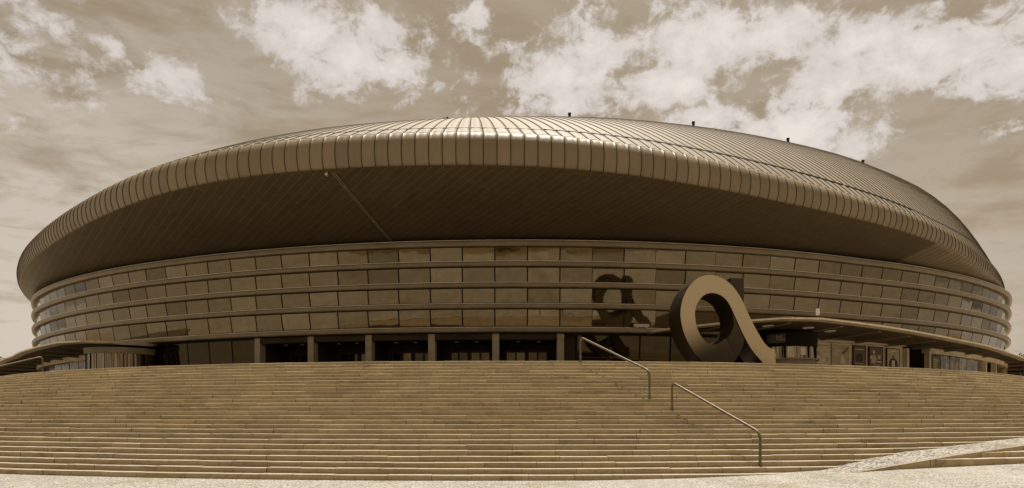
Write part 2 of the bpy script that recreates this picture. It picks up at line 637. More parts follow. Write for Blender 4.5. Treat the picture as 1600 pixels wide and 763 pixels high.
QT = np.array([(-180, 3.4), (-50, 3.41), (-38, 3.53), (-28, 3.66), (-18, 3.66), (-8, 3.46), (0, 3.56), (8, 4.05), (16, 4.64), (24, 5.05), (31, 5.65), (38, 6.21), (45, 7.33), (55, 9), (70, 6), (180, 3.4)])
ZAP, AP = 24.0, (14.0, 94.0)
NSEAM = 560


def smooth_tab(th, col, tab=T):
    """table value, averaged over a few degrees so the outline has no corners"""
    w = np.linspace(-4.5, 4.5, 19)
    return np.mean([np.interp((th + d + 180) % 360 - 180, tab[:, 0], tab[:, col]) for d in w], axis=0)


FT = 10.36                      # top of the glass facade, above the eye


_th = np.arange(-180, 180.01, .25)
_R = smooth_tab(_th, 3)
_x, _y = CX + _R * np.sin(np.radians(_th)), CY - _R * np.cos(np.radians(_th))
_phi = np.unwrap(np.arctan2(_x - AP[0], AP[1] - _y))
_rho = np.hypot(_x - AP[0], AP[1] - _y)
_U, _Q = smooth_tab(_th, 2), smooth_tab(_th, 1, QT)


def dome_z(x, y):
    """height of the dome over a plan position"""
    phi = np.arctan2(x - AP[0], AP[1] - y)
    rho = np.hypot(x - AP[0], AP[1] - y)
    f_ = lambda a: np.interp(phi, _phi, a, period=2 * math.pi) if False else np.interp(phi, _phi, a)
    s_ = np.clip(1 - rho / f_(_rho), 0, 1)
    return f_(_U) + (ZAP - f_(_U)) * (1 - (1 - s_) ** f_(_Q)) + EYE


def seam_pt(th, u):
    """point u metres in from the rim along the seam that starts at angle th; seams fan in to a ridge line"""
    Rr = smooth_tab(th, 3)
    tr = np.radians(th)
    x0, y0 = CX + Rr * np.sin(tr), CY - Rr * np.cos(tr)
    a = np.minimum(np.abs(th), 180 - np.abs(th))
    sg = np.where(np.abs(th) < 90, 1, -1)
    tx, ty = -3.0, 94 - sg * 39 * np.clip(np.cos(np.radians(2.2 * np.minimum(a, 40.9))), 0, 1)
    dx, dy = tx - x0, ty - y0
    ln = np.hypot(dx, dy)
    u = np.minimum(u, ln)
    x, y = x0 + dx / ln * u, y0 + dy / ln * u
    return x, y, dome_z(x, y), ln


# angles: each panel has a seam and a slightly pillowed face
fr = np.array([0.0, .042, .28, .5, .72, .958])
pil = np.array([.045, 0.0, .020, .028, .020, 0.0])
TA = (np.arange(NSEAM)[:, None] + fr[None, :]).ravel() * 360 / NSEAM - 180 + .1
PIL = np.tile(pil, NSEAM)
SEAM = np.tile(np.array([1, 0, 0, 0, 0, 1]), NSEAM)    # face from this column to the next


def grid_mesh(name, P, mats, parent, seam=True, uvv=None):
    """P: array (columns, rows, 3) -> mesh closed round the columns"""
    nc, nr = P.shape[:2]
    ii = np.arange(nc)
    i2 = (ii + 1) % nc
    j = np.arange(nr - 1)
    A = (ii[:, None] * nr + j[None, :])
    B = (i2[:, None] * nr + j[None, :])
    F = np.stack([A, B, B + 1, A + 1], -1).reshape(-1, 4)
    me = bpy.data.meshes.new(name)
    me.vertices.add(nc * nr)
    me.vertices.foreach_set('co', P.reshape(-1).astype(np.float32))
    nf = len(F)
    me.loops.add(nf * 4)
    me.loops.foreach_set('vertex_index', F.ravel().astype(np.int32))
    me.polygons.add(nf)
    me.polygons.foreach_set('loop_start', np.arange(0, nf * 4, 4, dtype=np.int32))
    me.polygons.foreach_set('loop_total', np.full(nf, 4, dtype=np.int32))
    me.polygons.foreach_set('use_smooth', np.ones(nf, dtype=bool))
    if seam:
        me.polygons.foreach_set('material_index', np.repeat(SEAM[:nc], nr - 1).astype(np.int32))
    uv = me.uv_layers.new(name='UVMap')
    ucol = np.arange(nc) // 6 + np.tile(fr, NSEAM)[:nc] if seam else np.arange(nc) * 1.0
    ucol2 = np.where(i2 == 0, ucol[-1] + .05, ucol[i2])
    vv = np.arange(nr) * 1.0 if uvv is None else uvv
    U = np.stack([np.repeat(ucol, nr - 1), np.repeat(ucol2, nr - 1), np.repeat(ucol2, nr - 1), np.repeat(ucol, nr - 1)], -1)
    V = np.stack([np.tile(vv[:-1], nc), np.tile(vv[:-1], nc), np.tile(vv[1:], nc), np.tile(vv[1:], nc)], -1)
    uv.data.foreach_set('uv', np.stack([U, V], -1).reshape(-1).astype(np.float32))
    me.update(calc_edges=True)
    me.validate()
    return link(name, me, mats, parent)


# roof shell
U_IN = .30                                  # the roof sheet starts this far in from the rim
W_ = np.linspace(0, 1, 36) ** 1.7
LN = seam_pt(TA, 0.0 * TA)[3]
X, Y, Z = [np.stack(a, 1) for a in zip(*[seam_pt(TA, U_IN + (LN - U_IN) * w_)[:3] for w_ in W_])]
k = PIL[:, None] * np.clip(1.25 - W_[None, :] * 1.25, 0.0, 1)
P = np.stack([X, Y, Z], -1)
tr = np.radians(TA)[:, None]
P[..., 0] += np.sin(tr) * k * .35
P[..., 1] -= np.cos(tr) * k * .35
P[..., 2] += k * .9
roof = grid_mesh('roof', P, [M['roof'], M['seam']], arena, uvv=W_ * 40)
z_start = Z[:, 0] - EYE

# eave: the rounded rim; on the right its ribs run on down to the glass
Lh, Uh, Rh = smooth_tab(TA, 1), smooth_tab(TA, 2), smooth_tab(TA, 3)
sm01 = lambda x: np.clip(x, 0, 1) ** 2 * (3 - 2 * np.clip(x, 0, 1))
ext = ((TA > 30.2) & (TA < 150)).astype(float)
bul = sm01((TA - 29.5) / 9.0)            # how far the skin bulges below the rim
rows = []
NB = 10
for i in range(NB):                      # lower skin, from the glass head to the rim
    t = i / NB
    r1 = Rh - .12 + (t - 1) * .02
    z1 = Lh - (1 - t) * .004
    a = t * math.pi / 2
    rs_ = 50.9 + (Rh - .13 - 50.9) * t
    zs_ = FT + .02 + (Lh - FT - .02) * t ** 1.15
    rb_ = 51.7 + (Rh + .13 * bul - 51.7) * math.sin(a) ** .85
    zb_ = FT + .02 + (Lh - FT - .02) * (1 - math.cos(a)) ** 1.1
    r2 = rs_ * (1 - bul) + rb_ * bul
    z2 = zs_ * (1 - bul) + zb_ * bul
    rows.append((np.where(ext > 0, r2, r1), np.where(ext > 0, z2, z1), (.35 + .65 * t) * ext))
SB, ST = math.sin(R(-45)), math.sin(R(60))
for i in range(18):                      # the barrel-shaped rim
    lo_ = -45 + 45 * bul
    a = np.radians(lo_ + (60 - lo_) * i / 17)
    r_ = Rh - .55 + .70 * np.cos(a) - .02
    SB = np.sin(np.radians(lo_))
    rows.append((r_, Lh + (z_start - .05 - Lh) * (np.sin(a) - SB) / (ST - SB), np.ones_like(TA)))
rows.append((Rh - U_IN, z_start, np.full_like(TA, .6)))
rr = np.stack([r_[0] for r_ in rows], 1) + (PIL[:, None] * np.stack([r_[2] for r_ in rows], 1))
zz = np.stack([r_[1] for r_ in rows], 1) + EYE
P = np.stack([CX + rr * np.sin(tr), CY - rr * np.cos(tr), zz], -1)
M['eave_seam'] = mottled('eave_seam', (.078, .056, .029), .3, 1, .75, .0, spec=.08)
eave = grid_mesh('eave', P, [M['eave'], M['eave_seam']], arena, uvv=np.arange(P.shape[1]) * .15)

# soffit: dark boarded underside between the glass and the rim
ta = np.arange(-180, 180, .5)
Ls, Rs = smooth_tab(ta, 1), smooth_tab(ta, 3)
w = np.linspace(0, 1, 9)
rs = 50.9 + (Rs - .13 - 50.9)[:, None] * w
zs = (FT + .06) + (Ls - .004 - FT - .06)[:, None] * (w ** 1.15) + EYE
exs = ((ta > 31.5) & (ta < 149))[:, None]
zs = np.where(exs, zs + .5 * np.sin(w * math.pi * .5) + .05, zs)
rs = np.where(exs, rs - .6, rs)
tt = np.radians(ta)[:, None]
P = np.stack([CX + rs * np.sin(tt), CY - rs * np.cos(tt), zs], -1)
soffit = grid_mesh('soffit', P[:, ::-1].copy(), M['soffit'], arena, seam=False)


# gutter: a dark slot that follows the rim a little above it, broken at the seams on the right
def roof_at(th, u):
    p = seam_pt(np.array([th]), np.array([u]))
    return Vector((float(p[0][0]), float(p[1][0]), float(p[2][0])))


def gut_dz(t):
    return float(np.interp(t, GUT_T, GUT_U))


GUT_T, GUT_U = [-40, -4, 8, 13, 18, 22, 26, 31, 35, 41, 60], [1.35, 1.3, 1.35, 1.3, 1.2, 1.02, .84, .62, .7, .9, 1.0]
g = MB()
ths = fan(-16, 1.4, 60)
pts = [roof_at(t, gut_dz(t)) + Vector((0, 0, .02)) for t in ths]
g.tube(pts, .028, 6)
k = 0
t = 1.4
dth = 360 / NSEAM
while t < 46:
    solid = 17.2 < t < 28
    if t > 28:
        t0, t1, rad = t, t + dth, .022
    elif solid:
        seg = int((t - 17.2) / 3.6)
        t0, t1, rad = t, t + dth * (.99 if (t - 17.2) % 3.6 < 3.3 else .6), .055
    else:
        t0, t1, rad = t - .10 * dth, t + .95 * dth, .040
    tilt = 0 if solid else .12
    p = roof_at(t0, gut_dz(t0) + tilt) + Vector((0, 0, .03))
    q = roof_at(t1, gut_dz(t1) - tilt * .4) + Vector((0, 0, .03))
    g.tube([p, q], rad, 6)
    t += dth
g.build('roof_gutter', M['gutter'], arena)

# little posts on the crest
def crest(th, u, h, w_):
    p = roof_at(th, u)
    m = MB()
    m.box(p.x - w_, p.x + w_, p.y - w_, p.y + w_, p.z - .1, p.z + h * .72)
    m.box(p.x - w_ * 1.25, p.x + w_ * 1.25, p.y - w_ * 1.25, p.y + w_ * 1.25, p.z + h * .72, p.z + h)
    return m.build('roof_post', M['seam'], arena)


CREST = [(7.0, 8.7, .24), (19.05, 9.7, .30), (27.95, 8.8, .30), (36.25, 7.2, .22)]
for a_, u_, h in CREST:
    crest(a_, u_, h, .075)
m = MB()
p = roof_at(-4.8, 7.7)
m.box(p.x - .16, p.x + .16, p.y - .06, p.y + .06, p.z - .05, p.z + .05)
m.box(p.x + .02, p.x + .12, p.y - .05, p.y + .05, p.z + .05, p.z + .10)
m.build('roof_bracket', M['seam'], arena)

# service rail crossing the soffit, with a floodlight at its outer end
def soff(th, w_):
    tha = np.array([th])
    L, Rr = float(smooth_tab(tha, 1)[0]), float(smooth_tab(tha, 3)[0])
    r_ = 50.9 + (Rr - .13 - 50.9) * w_
    z_ = (FT + .06) + (L - .004 - FT - .06) * w_ ** 1.15 + EYE
    return Vector(pol(th, r_, z_))


m = MB()
for d in (-.06, .06):
    pts = [soff(-8.65 - (1 - w_) * 0.0 + d + w_ * -.55, w_) - Vector((0, 0, .05)) for w_ in fan(.06, .985, 24)]
    m.tube(pts, .022, 6)
for w_ in (.38, .82):
    p = soff(-8.65 - w_ * .55, w_)
    m.frame_box(p - Vector((0, 0, .05)), (1, 0, 0), (0, 1, 0), (0, 0, 1), .16, .06, .05)
m.build('soffit_rail', M['rail_grey'], arena)
m = MB()
p = soff(-9.5, .975)
m.tube([p - Vector((0, 0, .02)), p - Vector((0, 0, .12))], .03, 8)
m.tube([p + Vector((0, .05, -.17)), p + Vector((0, -.13, -.15))], [.05, .075], 12)
fl = m.build('floodlight', M['lamp'], arena)

# ----- glass bands between projecting ledges
LEDGE = [10.08, 8.88, 7.64, 6.40, 5.00]
TILT = math.tan(R(11.3))


def rglass(z):
    return 51.55 + (z - 5.0) * .02


def ledge_prof(zc, th_=.34, prot=.62, r0=51.2, rin=None):
    r1 = rglass(zc) + prot
    h = th_ / 2
    p = [(r0, zc - h * .9), (r1 - .22, zc - h)]
    for i in range(5):                   # soft lower arris
        a = -math.pi / 2 + math.pi / 2 * i / 4
        p.append((r1 - .10 + .08 * math.cos(a), zc - h + .09 + .09 * math.sin(a)))
    p.append((r1, zc + h * .45))
    for i in range(1, 4):
        a = math.pi / 2 * i / 4
        p.append((r1 - .07 + .07 * math.cos(a), zc + h * .45 + (h * .5) * math.sin(a)))
    p += [(r1 - .2, zc + h), (r0, zc + h + .02)]
    return [(r_, z_ + EYE) for r_, z_ in p]


full = fan(-100, 100, 260)
for i, zc in enumerate(LEDGE):
    m = MB()
    m.sweep(full, ledge_prof(zc, .31 if i else .37, .44))
    r1 = rglass(zc) + .44
    h = (.31 if i else .37) / 2
    m.sweep(full, [(r1 - .26, zc + h + EYE - .01), (r1 - .05, zc + h + EYE - .05), (r1 - .05, zc + h + EYE + .012), (r1 - .26, zc + h + EYE + .022)], mi=1, smooth=False)  # pale strip: the highlight along the ledge top put into the colour
    m.build('ledge', [M['ledge'], M['canopy_top']], arena)

m = MB()
m.sweep(fan(-180, 180, 360), [(50.6, TZ - .2), (51.15, TZ - .2), (51.15, EYE + 4.9), (51.3, EYE + 10.34), (50.6, EYE + 10.34)], cap=False)
backwall = m.build('backing_wall', M['joint'], arena)
# the bays of the entrance are cut out of the backing wall below the first ledge
me = backwall.data
bm = bmesh.new(); bm.from_mesh(me)
kill = []
for fc in bm.faces:
    c = fc.calc_center_median()
    t = math.degrees(math.atan2(c.x - CX, CY - c.y))
    if math.hypot(c.x - CX, CY - c.y) < 50.9 + flare(t) or c.z < EYE + 4.0 and (-18.9 < t < 2.6 or 31.2 < t < 34.1 or 44.3 < t < 47.1):
        kill.append(fc)
bmesh.ops.delete(bm, geom=kill, context='FACES')
bm.to_mesh(me); bm.free()

DA = 2.152
PHASE = -1.69
panes = []
rnd = random.Random(11)
for row in range(4):
    zt, zb = LEDGE[row] - .17, LEDGE[row + 1] + .17
    for j in range(-34, 36):
        a0 = PHASE + j * DA + .014
        a1 = PHASE + (j + 1) * DA - .014
        panes.append((row, a0, a1, zb, zt))
# ground floor panes: left of the doors, right of the doors, and far right
j = 0
for j in range(-11, -6):
    panes.append((4, -18.95 + (j + 6) * DA + .03 - .0, -18.95 + (j + 7) * DA - .03, 2.1, 4.72))
for j in range(0, 4):
    panes.append((4, 3.75 + j * DA + .03, 3.75 + (j + 1) * DA - .03, 2.1, 4.72))
for j in range(0, 2):
    panes.append((4, 12.5 + j * DA + .03, 12.5 + (j + 1) * DA - .03, 2.1, 4.72))


def pol_out(p, d):
    x, y = p[0] - CX, p[1] - CY
    l_ = math.hypot(x, y)
    return (p[0] + x / l_ * d, p[1] + y / l_ * d, p[2])


def pane_mesh(m, a0, a1, zb, zt, r_b, r_t, skew, mi, turn=0.0, joint=None):
    """flat pane with a little thickness, never exactly in line with its neighbours"""
    da, dt = skew
    odd = lambda a: math.cos(R(DA)) if round((a - PHASE) / DA) % 2 == 0 and zb > 3 else 1.0
    if turn:
        mid = PHASE + (2 * ((round((a0 - .014 - PHASE) / DA) - 1) // 2) + 2) * DA
        tw = lambda a: R(a - mid) * 51.6 * math.tan(R(turn))
    else:
        tw = lambda a: 0.0
    o = [(a0, r_b + da - dt, zb), (a1, r_b - da - dt, zb), (a1, r_t - da + dt, zt), (a0, r_t + da + dt, zt)]
    fr_ = [pol(a, r_ * odd(a) + tw(a), z + EYE) for a, r_, z in o]
    bk = [pol(a, r_ * odd(a) + tw(a) - .06, z + EYE) for a, r_, z in o]
    m.add(fr_ + bk, [(0, 1, 2, 3), (0, 4, 5, 1), (2, 6, 7, 3), (1, 5, 6, 2), (0, 3, 7, 4)], mi)
    if joint is not None:                # dark gasket down both edges
        lerp = lambda p, q, t: tuple(p[i] + (q[i] - p[i]) * t for i in range(3))
        up = lambda p: pol_out(p, .005)
        t = .015
        for e0, e1 in ((0, t), (1 - t, 1)):
            m.add([up(lerp(fr_[0], fr_[1], e0)), up(lerp(fr_[0], fr_[1], e1)), up(lerp(fr_[3], fr_[2], e1)), up(lerp(fr_[3], fr_[2], e0))], [(0, 1, 2, 3)], joint)


def pick_mat(row, a0):
    x = rnd.random()
    if 20 < a0 < 31 and row == 0: return 1
    if 30 < a0 < 60: return 1 if x < .55 else 0
    return 2 if x < .14 else (1 if x < .26 else 0)


panes.sort(key=lambda p: abs((p[1] + p[2]) / 2))
stuffm = MB()
for i, (row, a0, a1, zb, zt) in enumerate(panes):
    m = MB() if i < 100 else stuffm
    if row < 4:
        rb = rglass(zb) - .10
        rt = rb + (zt - zb) * TILT
    else:
        rb, rt = 51.22, 51.50
    sk = (rnd.gauss(0, .0025), rnd.gauss(0, .0016))
    jp = (round((a0 - .014 - PHASE) / DA) - 1) // 2
    turn = {-1: .5, 0: 2.0, 1: 4.2, 2: 3.2, 3: 1.5}.get(jp, 0.0) if row < 4 else 0.0   # some facets sit slightly turned
    kmat = pick_mat(row, a0)
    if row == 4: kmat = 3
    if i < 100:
        pane_mesh(m, a0, a1, zb, zt, rb, rt, sk, 0, turn, 1)
        m.build('window', [M['glass'][kmat], M['joint']], arena)
    else:
        pane_mesh(m, a0, a1, zb, zt, rb, rt, sk, kmat, turn, len(M['glass']))
o = stuffm.build('window', M['glass'] + [M['joint']], arena)
o['kind'] = 'stuff'

# fixture lying on the lowest ledge
m = MB()
m.rbox(7.95, 52.0, EYE + 5.29, .92, .22, .16)
m.rbox(7.65, 52.0, EYE + 5.20, .08, .2, .10)
m.rbox(8.25, 52.0, EYE + 5.20, .08, .2, .10)
m.build('light_bar', M['lamp'], arena)

# ----- entrance bays
PIL_T = [-18.66, -14.42, -10.2, -5.88, -1.63, 2.64]
for t in PIL_T:
    m = MB()
    h = EYE + 4.80 - TZ
    m.rbox(t, 51.45, TZ + h / 2, .40, .55, h)
    m.build('entrance_pillar', M['pillar'], arena)
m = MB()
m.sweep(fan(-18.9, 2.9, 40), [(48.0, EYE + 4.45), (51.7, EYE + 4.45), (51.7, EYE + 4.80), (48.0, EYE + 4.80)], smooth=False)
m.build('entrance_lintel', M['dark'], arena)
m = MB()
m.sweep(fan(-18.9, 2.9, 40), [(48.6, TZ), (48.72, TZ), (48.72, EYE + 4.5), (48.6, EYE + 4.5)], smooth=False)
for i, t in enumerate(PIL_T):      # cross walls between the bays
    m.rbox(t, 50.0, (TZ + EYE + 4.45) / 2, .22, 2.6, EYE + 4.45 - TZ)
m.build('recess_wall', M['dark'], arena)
for i in range(5):
    a0, a1 = PIL_T[i], PIL_T[i + 1]
    for k in range(2):
        b0 = a0 + (a1 - a0) * (.14 + .38 * k)
        b1 = b0 + (a1 - a0) * .34
        d = MB()
        w_ = R(b1 - b0) * 48.9
        tm = (b0 + b1) / 2
        zt = EYE + 4.02
        for tt_, ww in ((b0, .09), (b1, .09), (tm, .10)):
            d.rbox(tt_, 48.82, (TZ + zt) / 2, ww, .10, zt - TZ)
        for z_ in (TZ + .06, zt - .05, TZ + 1.05):
            d.rbox(tm, 48.815, z_, w_, .09, .10)
        dr_ = d.build('door', M['frame'], arena)
        gl = MB()
        a_ = random.uniform(-.06, .06)
        for q0, q1 in ((b0, tm), (tm, b1)):
            gl.rbox((q0 + q1) / 2, 48.78, (TZ + zt) / 2, w_ / 2 - .12, .02, zt - TZ - .16)
        gl.build('pane', M['doorglass'] if (i + k) % 3 else M['glass'][3], dr_)
        hd = MB()
        for sgn in (-1, 1):
            c_ = pol(tm + sgn * .16, 48.93, 0)
            hd.tube([(c_[0], c_[1], TZ + .85), (c_[0], c_[1], TZ + 1.35)], .02, 6)
        hd.build('handle', M['steel'], dr_)
    for k in range(2):                # ceiling lamps of the porch
        t = a0 + (a1 - a0) * (.35 + .33 * k)
        c_ = pol(t, 50.6, EYE + 4.43)
        l_ = MB()
        l_.tube([(c_[0], c_[1], c_[2] - .03), (c_[0], c_[1], c_[2] + .02)], .13, 14)
        l_.build('ceiling_lamp', M['lamp'], arena)
m = MB()      # solid panel right of the last bay
m.rbox(3.28, 51.3, (TZ + EYE + 4.75) / 2, .66, .12, EYE + 4.75 - TZ)
m.build('wall_panel', M['dark'], arena)

# ----- right-hand ground floor: poster wall, openings with posts, glazing
m = MB()
m.sweep(fan(21.2, 31.0, 24), [(51.1, TZ), (51.42, TZ), (51.46, EYE + 4.78), (51.1, EYE + 4.78)], smooth=False)
m.build('wall', M['wallstone'], arena)
m = MB()
m.sweep(fan(20.9, 31.0, 24), [(51.2, EYE + 4.70), (51.75, EYE + 4.70), (51.85, EYE + 4.93), (51.2, EYE + 4.93)], smooth=False)
m.build('fascia', M['wallstone'], arena)
m = MB()
fz = lambda t: EYE + float(np.interp(t, [30, 37, 43, 50, 60], [4.78, 4.68, 4.58, 4.48, 4.38]))
m.sweep(fan(33.9, 62.0, 60), lambda t: [(51.2, fz(t) - .36), (51.7, fz(t) - .36), (51.85, fz(t)), (51.2, fz(t))], smooth=False)
m.build('fascia', M['wallstone'], arena)
for t in (31.2, 34.05, 44.2, 47.0, 55.5):
    m = MB()
    m.rbox(t, 51.55, (TZ + EYE + 4.6) / 2, .26, .36, EYE + 4.6 - TZ)
    m.build('door_post', M['wallstone'], arena)
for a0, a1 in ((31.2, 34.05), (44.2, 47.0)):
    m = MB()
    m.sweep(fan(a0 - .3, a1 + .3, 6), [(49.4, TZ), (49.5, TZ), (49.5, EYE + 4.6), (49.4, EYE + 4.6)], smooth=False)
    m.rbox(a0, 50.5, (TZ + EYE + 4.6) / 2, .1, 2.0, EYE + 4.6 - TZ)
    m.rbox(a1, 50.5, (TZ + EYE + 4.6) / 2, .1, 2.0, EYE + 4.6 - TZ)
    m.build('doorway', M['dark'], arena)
for i in range(6):
    a0 = 34.4 + i * 1.6
    m = MB()
    pane_mesh(m, a0 + .05, a0 + 1.55, 2.1, 4.4, 51.40, 51.44, (rnd.gauss(0, .012), 0), 0)
    m.build('shop_window', M['streak'], arena)
for i in range(5):
    a0 = 47.3 + i * 1.6
    m = MB()
    pane_mesh(m, a0 + .05, a0 + 1.55, 2.1, 4.4, 51.40, 51.44, (rnd.gauss(0, .012), 0), 0)
    m.build('shop_window', M['streak'], arena)
# left end ground floor
m = MB()
m.sweep(fan(-62, -34.5, 50), [(51.2, EYE + 4.05), (51.6, EYE + 4.05), (51.75, EYE + 4.42), (51.2, EYE + 4.42)], smooth=False)
m.build('fascia', M['wallstone'], arena)
for i in range(10):
    a0 = -36.2 - i * 2.0
    m = MB()
    pane_mesh(m, a0 - 1.93, a0 - .05, 2.1, 4.05, 51.40, 51.44, (rnd.gauss(0, .012), 0), 0)
    m.build('shop_window', M['streak'], arena)

# ----- canopies over the side entrances
CR = [(8.6, 52.3, 5.0), (9.6, 54.0, 5.02), (11.0, 55.6, 5.06), (12.6, 56.75, 5.15), (14.2, 57.4, 5.24), (16.2, 57.95, 5.22), (20.3, 57.4, 5.10),
      (26.3, 56.2, 5.0), (30.9, 55.55, 4.9), (37, 55.05, 4.8), (43, 54.65, 4.7), (49, 54.7, 4.6), (56, 56.3, 4.42), (64, 59.2, 4.1), (74, 62, 3.7), (85, 63, 3.3)]
CL = [(-29.0, 52.0, 4.86), (-29.05, 54.6, 4.76), (-29.7, 56.2, 4.70), (-31.3, 56.75, 4.66), (-36.5, 56.1, 4.60), (-45, 55.15, 4.55), (-53, 55.35, 4.48), (-60, 56.6, 4.3), (-68, 59.5, 3.9), (-80, 61.5, 3.4)]


def canopy(tab, zin, beams, lamps):
    """thin curved slab with a bright rim; its dark underside carries radial beams"""
    A = [a[0] for a in tab]
    lo, hi = min(A), max(A)
    order = tab if A[0] < A[-1] else tab[::-1]
    X_ = [a[0] for a in order]

    def ro(t): return float(np.interp(t, X_, [a[1] for a in order])) - flare(t)
    def zo(t): return float(np.interp(t, X_, [a[2] for a in order])) + EYE
    ths = sorted(set(fan(lo, hi, 90) + X_))

    def prof(t):
        r_, z_ = ro(t), zo(t)
        zi = z_ - .10
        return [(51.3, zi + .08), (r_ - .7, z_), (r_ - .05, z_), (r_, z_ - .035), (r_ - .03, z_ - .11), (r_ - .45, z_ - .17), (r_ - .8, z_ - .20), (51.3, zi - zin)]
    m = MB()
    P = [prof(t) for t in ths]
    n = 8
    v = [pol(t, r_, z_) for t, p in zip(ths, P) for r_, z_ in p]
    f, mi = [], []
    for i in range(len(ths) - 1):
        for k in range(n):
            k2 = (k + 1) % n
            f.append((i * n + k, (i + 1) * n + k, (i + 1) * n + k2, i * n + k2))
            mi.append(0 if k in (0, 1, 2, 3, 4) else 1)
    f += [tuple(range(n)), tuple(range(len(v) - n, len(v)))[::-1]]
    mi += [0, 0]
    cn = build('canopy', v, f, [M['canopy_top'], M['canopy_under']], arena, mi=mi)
    for t in beams:
        r_, z_ = ro(t), zo(t)
        if r_ < 53.5: continue
        b = MB()
        a = R(t)
        ax, ay = Vector((math.cos(a), math.sin(a), 0)), Vector((math.sin(a), -math.cos(a), 0))
        # tapered fin: deep at the wall, thin at the rim
        w_ = .13
        zi = z_ - .10 - zin
        q = [(51.3, zi - .17), (51.3, zi + .01), (r_ - .82, z_ - .195), (r_ - .82, z_ - .23)]
        v = []
        for sgn in (-1, 1):
            for rr_, zz_ in q:
                p = Vector(pol(t, rr_, zz_)) + ax * (w_ * sgn)
                v.append(p)
        b.add(v, [(0, 1, 2, 3), (7, 6, 5, 4), (0, 4, 5, 1), (1, 5, 6, 2), (2, 6, 7, 3), (3, 7, 4, 0)])
        b.build('canopy_beam', M['beam'], cn)
    for t, rr_ in lamps:
        z_ = zo(t) - .19 + (-.10 - zin + .19) * (ro(t) - .8 - rr_) / max(.1, ro(t) - .8 - 51.3)
        c_ = pol(t, rr_, z_)
        l_ = MB()
        ring = [(c_[0] + .3 * math.cos(x), c_[1] + .3 * math.sin(x), c_[2] - .05) for x in fan(0, 2 * math.pi * .999, 22)]
        l_.tube(ring, .03, 6)
        l_.tube([(c_[0], c_[1], c_[2] - .03), (c_[0], c_[1], c_[2] + .05)], .27, 18, 1)
        l_.build('canopy_lamp', [M['white'], M['canopy_under']], cn)
    return cn


canopy(CR, .04, [11.5, 15.0, 18.5, 22, 25.5, 29, 32.5, 36, 39.5, 43, 46.5, 50, 54, 58, 62, 66], [(14.6, 55.4), (17.2, 55.6), (19.3, 55.1)])
canopy(CL, .06, [-32.5, -36, -39.5, -43, -46.5, -50, -54, -58, -62, -66], [])
fix(arena)
for ch in arena.children:
    pass


# ------------------------------------------------------------------ posters on the wall
def poster(a0, a1, z0, z1, base, shapes, label, framed=True):
    """sheet on a board; shapes are (kind, args, material) in 0..1 sheet space"""
    tm = (a0 + a1) / 2
    a = R(tm)
    w_, h_ = R(a1 - a0) * 51.6, z1 - z0
    ax, ay = Vector((math.cos(a), math.sin(a), 0)), Vector((math.sin(a), -math.cos(a), 0))
    o = Vector(pol(tm, 51.52, EYE + z0))
    root = empty('poster', o)
    tag(root, label, 'poster', 'posters in a row on the wall under the right canopy')

    def pt(x, y, d): return o + ax * ((x - .5) * w_) + Vector((0, 0, y * h_)) + ay * d
    fr_ = MB()
    for x in (0, 1):
        fr_.frame_box(pt(x, .5, 0), ax, ay, (0, 0, 1), .05, .07, h_ + .05)
    for y in (0, 1):
        fr_.frame_box(pt(.5, y, 0), ax, ay, (0, 0, 1), w_ + .05, .068, .05)
    fr_.build('poster_frame', M['frame'] if framed else M['wallstone'], root)
    sh = MB()
    sh.frame_box(pt(.5, .5, 0), ax, ay, (0, 0, 1), w_ - .02, .03, h_ - .02)
    sh.build('sheet', base, root)
    groups = {}
    for n_, (kind, arg, mk) in enumerate(shapes):
        mb = groups.setdefault(mk, MB())
        d = .018 + .002 * n_
        if kind == 'bar':
            x, y, ww, hh = arg
            c = [pt(x, y, d), pt(x + ww, y, d), pt(x + ww, y + hh, d), pt(x, y + hh, d)]
        elif kind == 'poly':
            c = [pt(x, y, d) for x, y in arg]
        else:
            x, y, rx, ry = arg
            c = [pt(x + rx * math.cos(2 * math.pi * i / 18), y + ry * math.sin(2 * math.pi * i / 18), d) for i in range(18)]
        mb.add(c, [tuple(range(len(c)))])
    for mk, mb in groups.items():
        mb.build('printing', M[mk], root)
    fix(root)
    return root


M['paperdark'] = mottled('poster_paper_dark', (.17, .125, .07), .3, 3, .7)
M['papermid'] = mottled('poster_paper_mid', (.58, .46, .29), .3, 3, .7)
bars = lambda x, y, w_, n_, dy, h_, mk: [('bar', (x, y - i * dy, w_ * random.uniform(.55, 1), h_), mk) for i in range(n_)]
poster(21.62, 23.15, 3.32, 4.68, M['paper'], [('bar', (.12, .86, .72, .025), 'ink'), ('bar', (.1, .80, .3, .02), 'inkmid')] + bars(.1, .55, .4, 4, .05, .018, 'inkmid')
       + [('bar', (.70, .22, .06, .05), 'inkmid'), ('bar', (.82, .22, .06, .05), 'inkmid'), ('bar', (.70, .12, .06, .05), 'inkmid'), ('bar', (.82, .12, .06, .05), 'inkmid')],
       'pale poster with only a few lines of small type, leftmost on the canopy wall', False)
poster(23.35, 25.05, 3.22, 4.62, M['papermid'], [('poly', [(.45, .1), (.78, .1), (.70, .45), (.62, .6), (.55, .45)], 'paper'), ('disc', (.66, .68, .07, .06), 'paper'), ('poly', [(.55, .62), (.98, .95), (.98, .8), (.62, .5)], 'inkmid')]
       + bars(.12, .85, .35, 7, .055, .025, 'paper'), 'mid-toned poster with a pale leaning figure beside lines of type', False)
poster(25.5, 26.8, 3.25, 4.60, M['paperdark'], [('bar', (.12, .80, .74, .04), 'paper'), ('bar', (.2, .68, .55, .02), 'inkmid'), ('bar', (.12, .12, .7, .025), 'papermid'), ('poly', [(.2, .2), (.8, .2), (.7, .6), (.3, .6)], 'ink')],
       'dark poster with one pale title bar near its top')
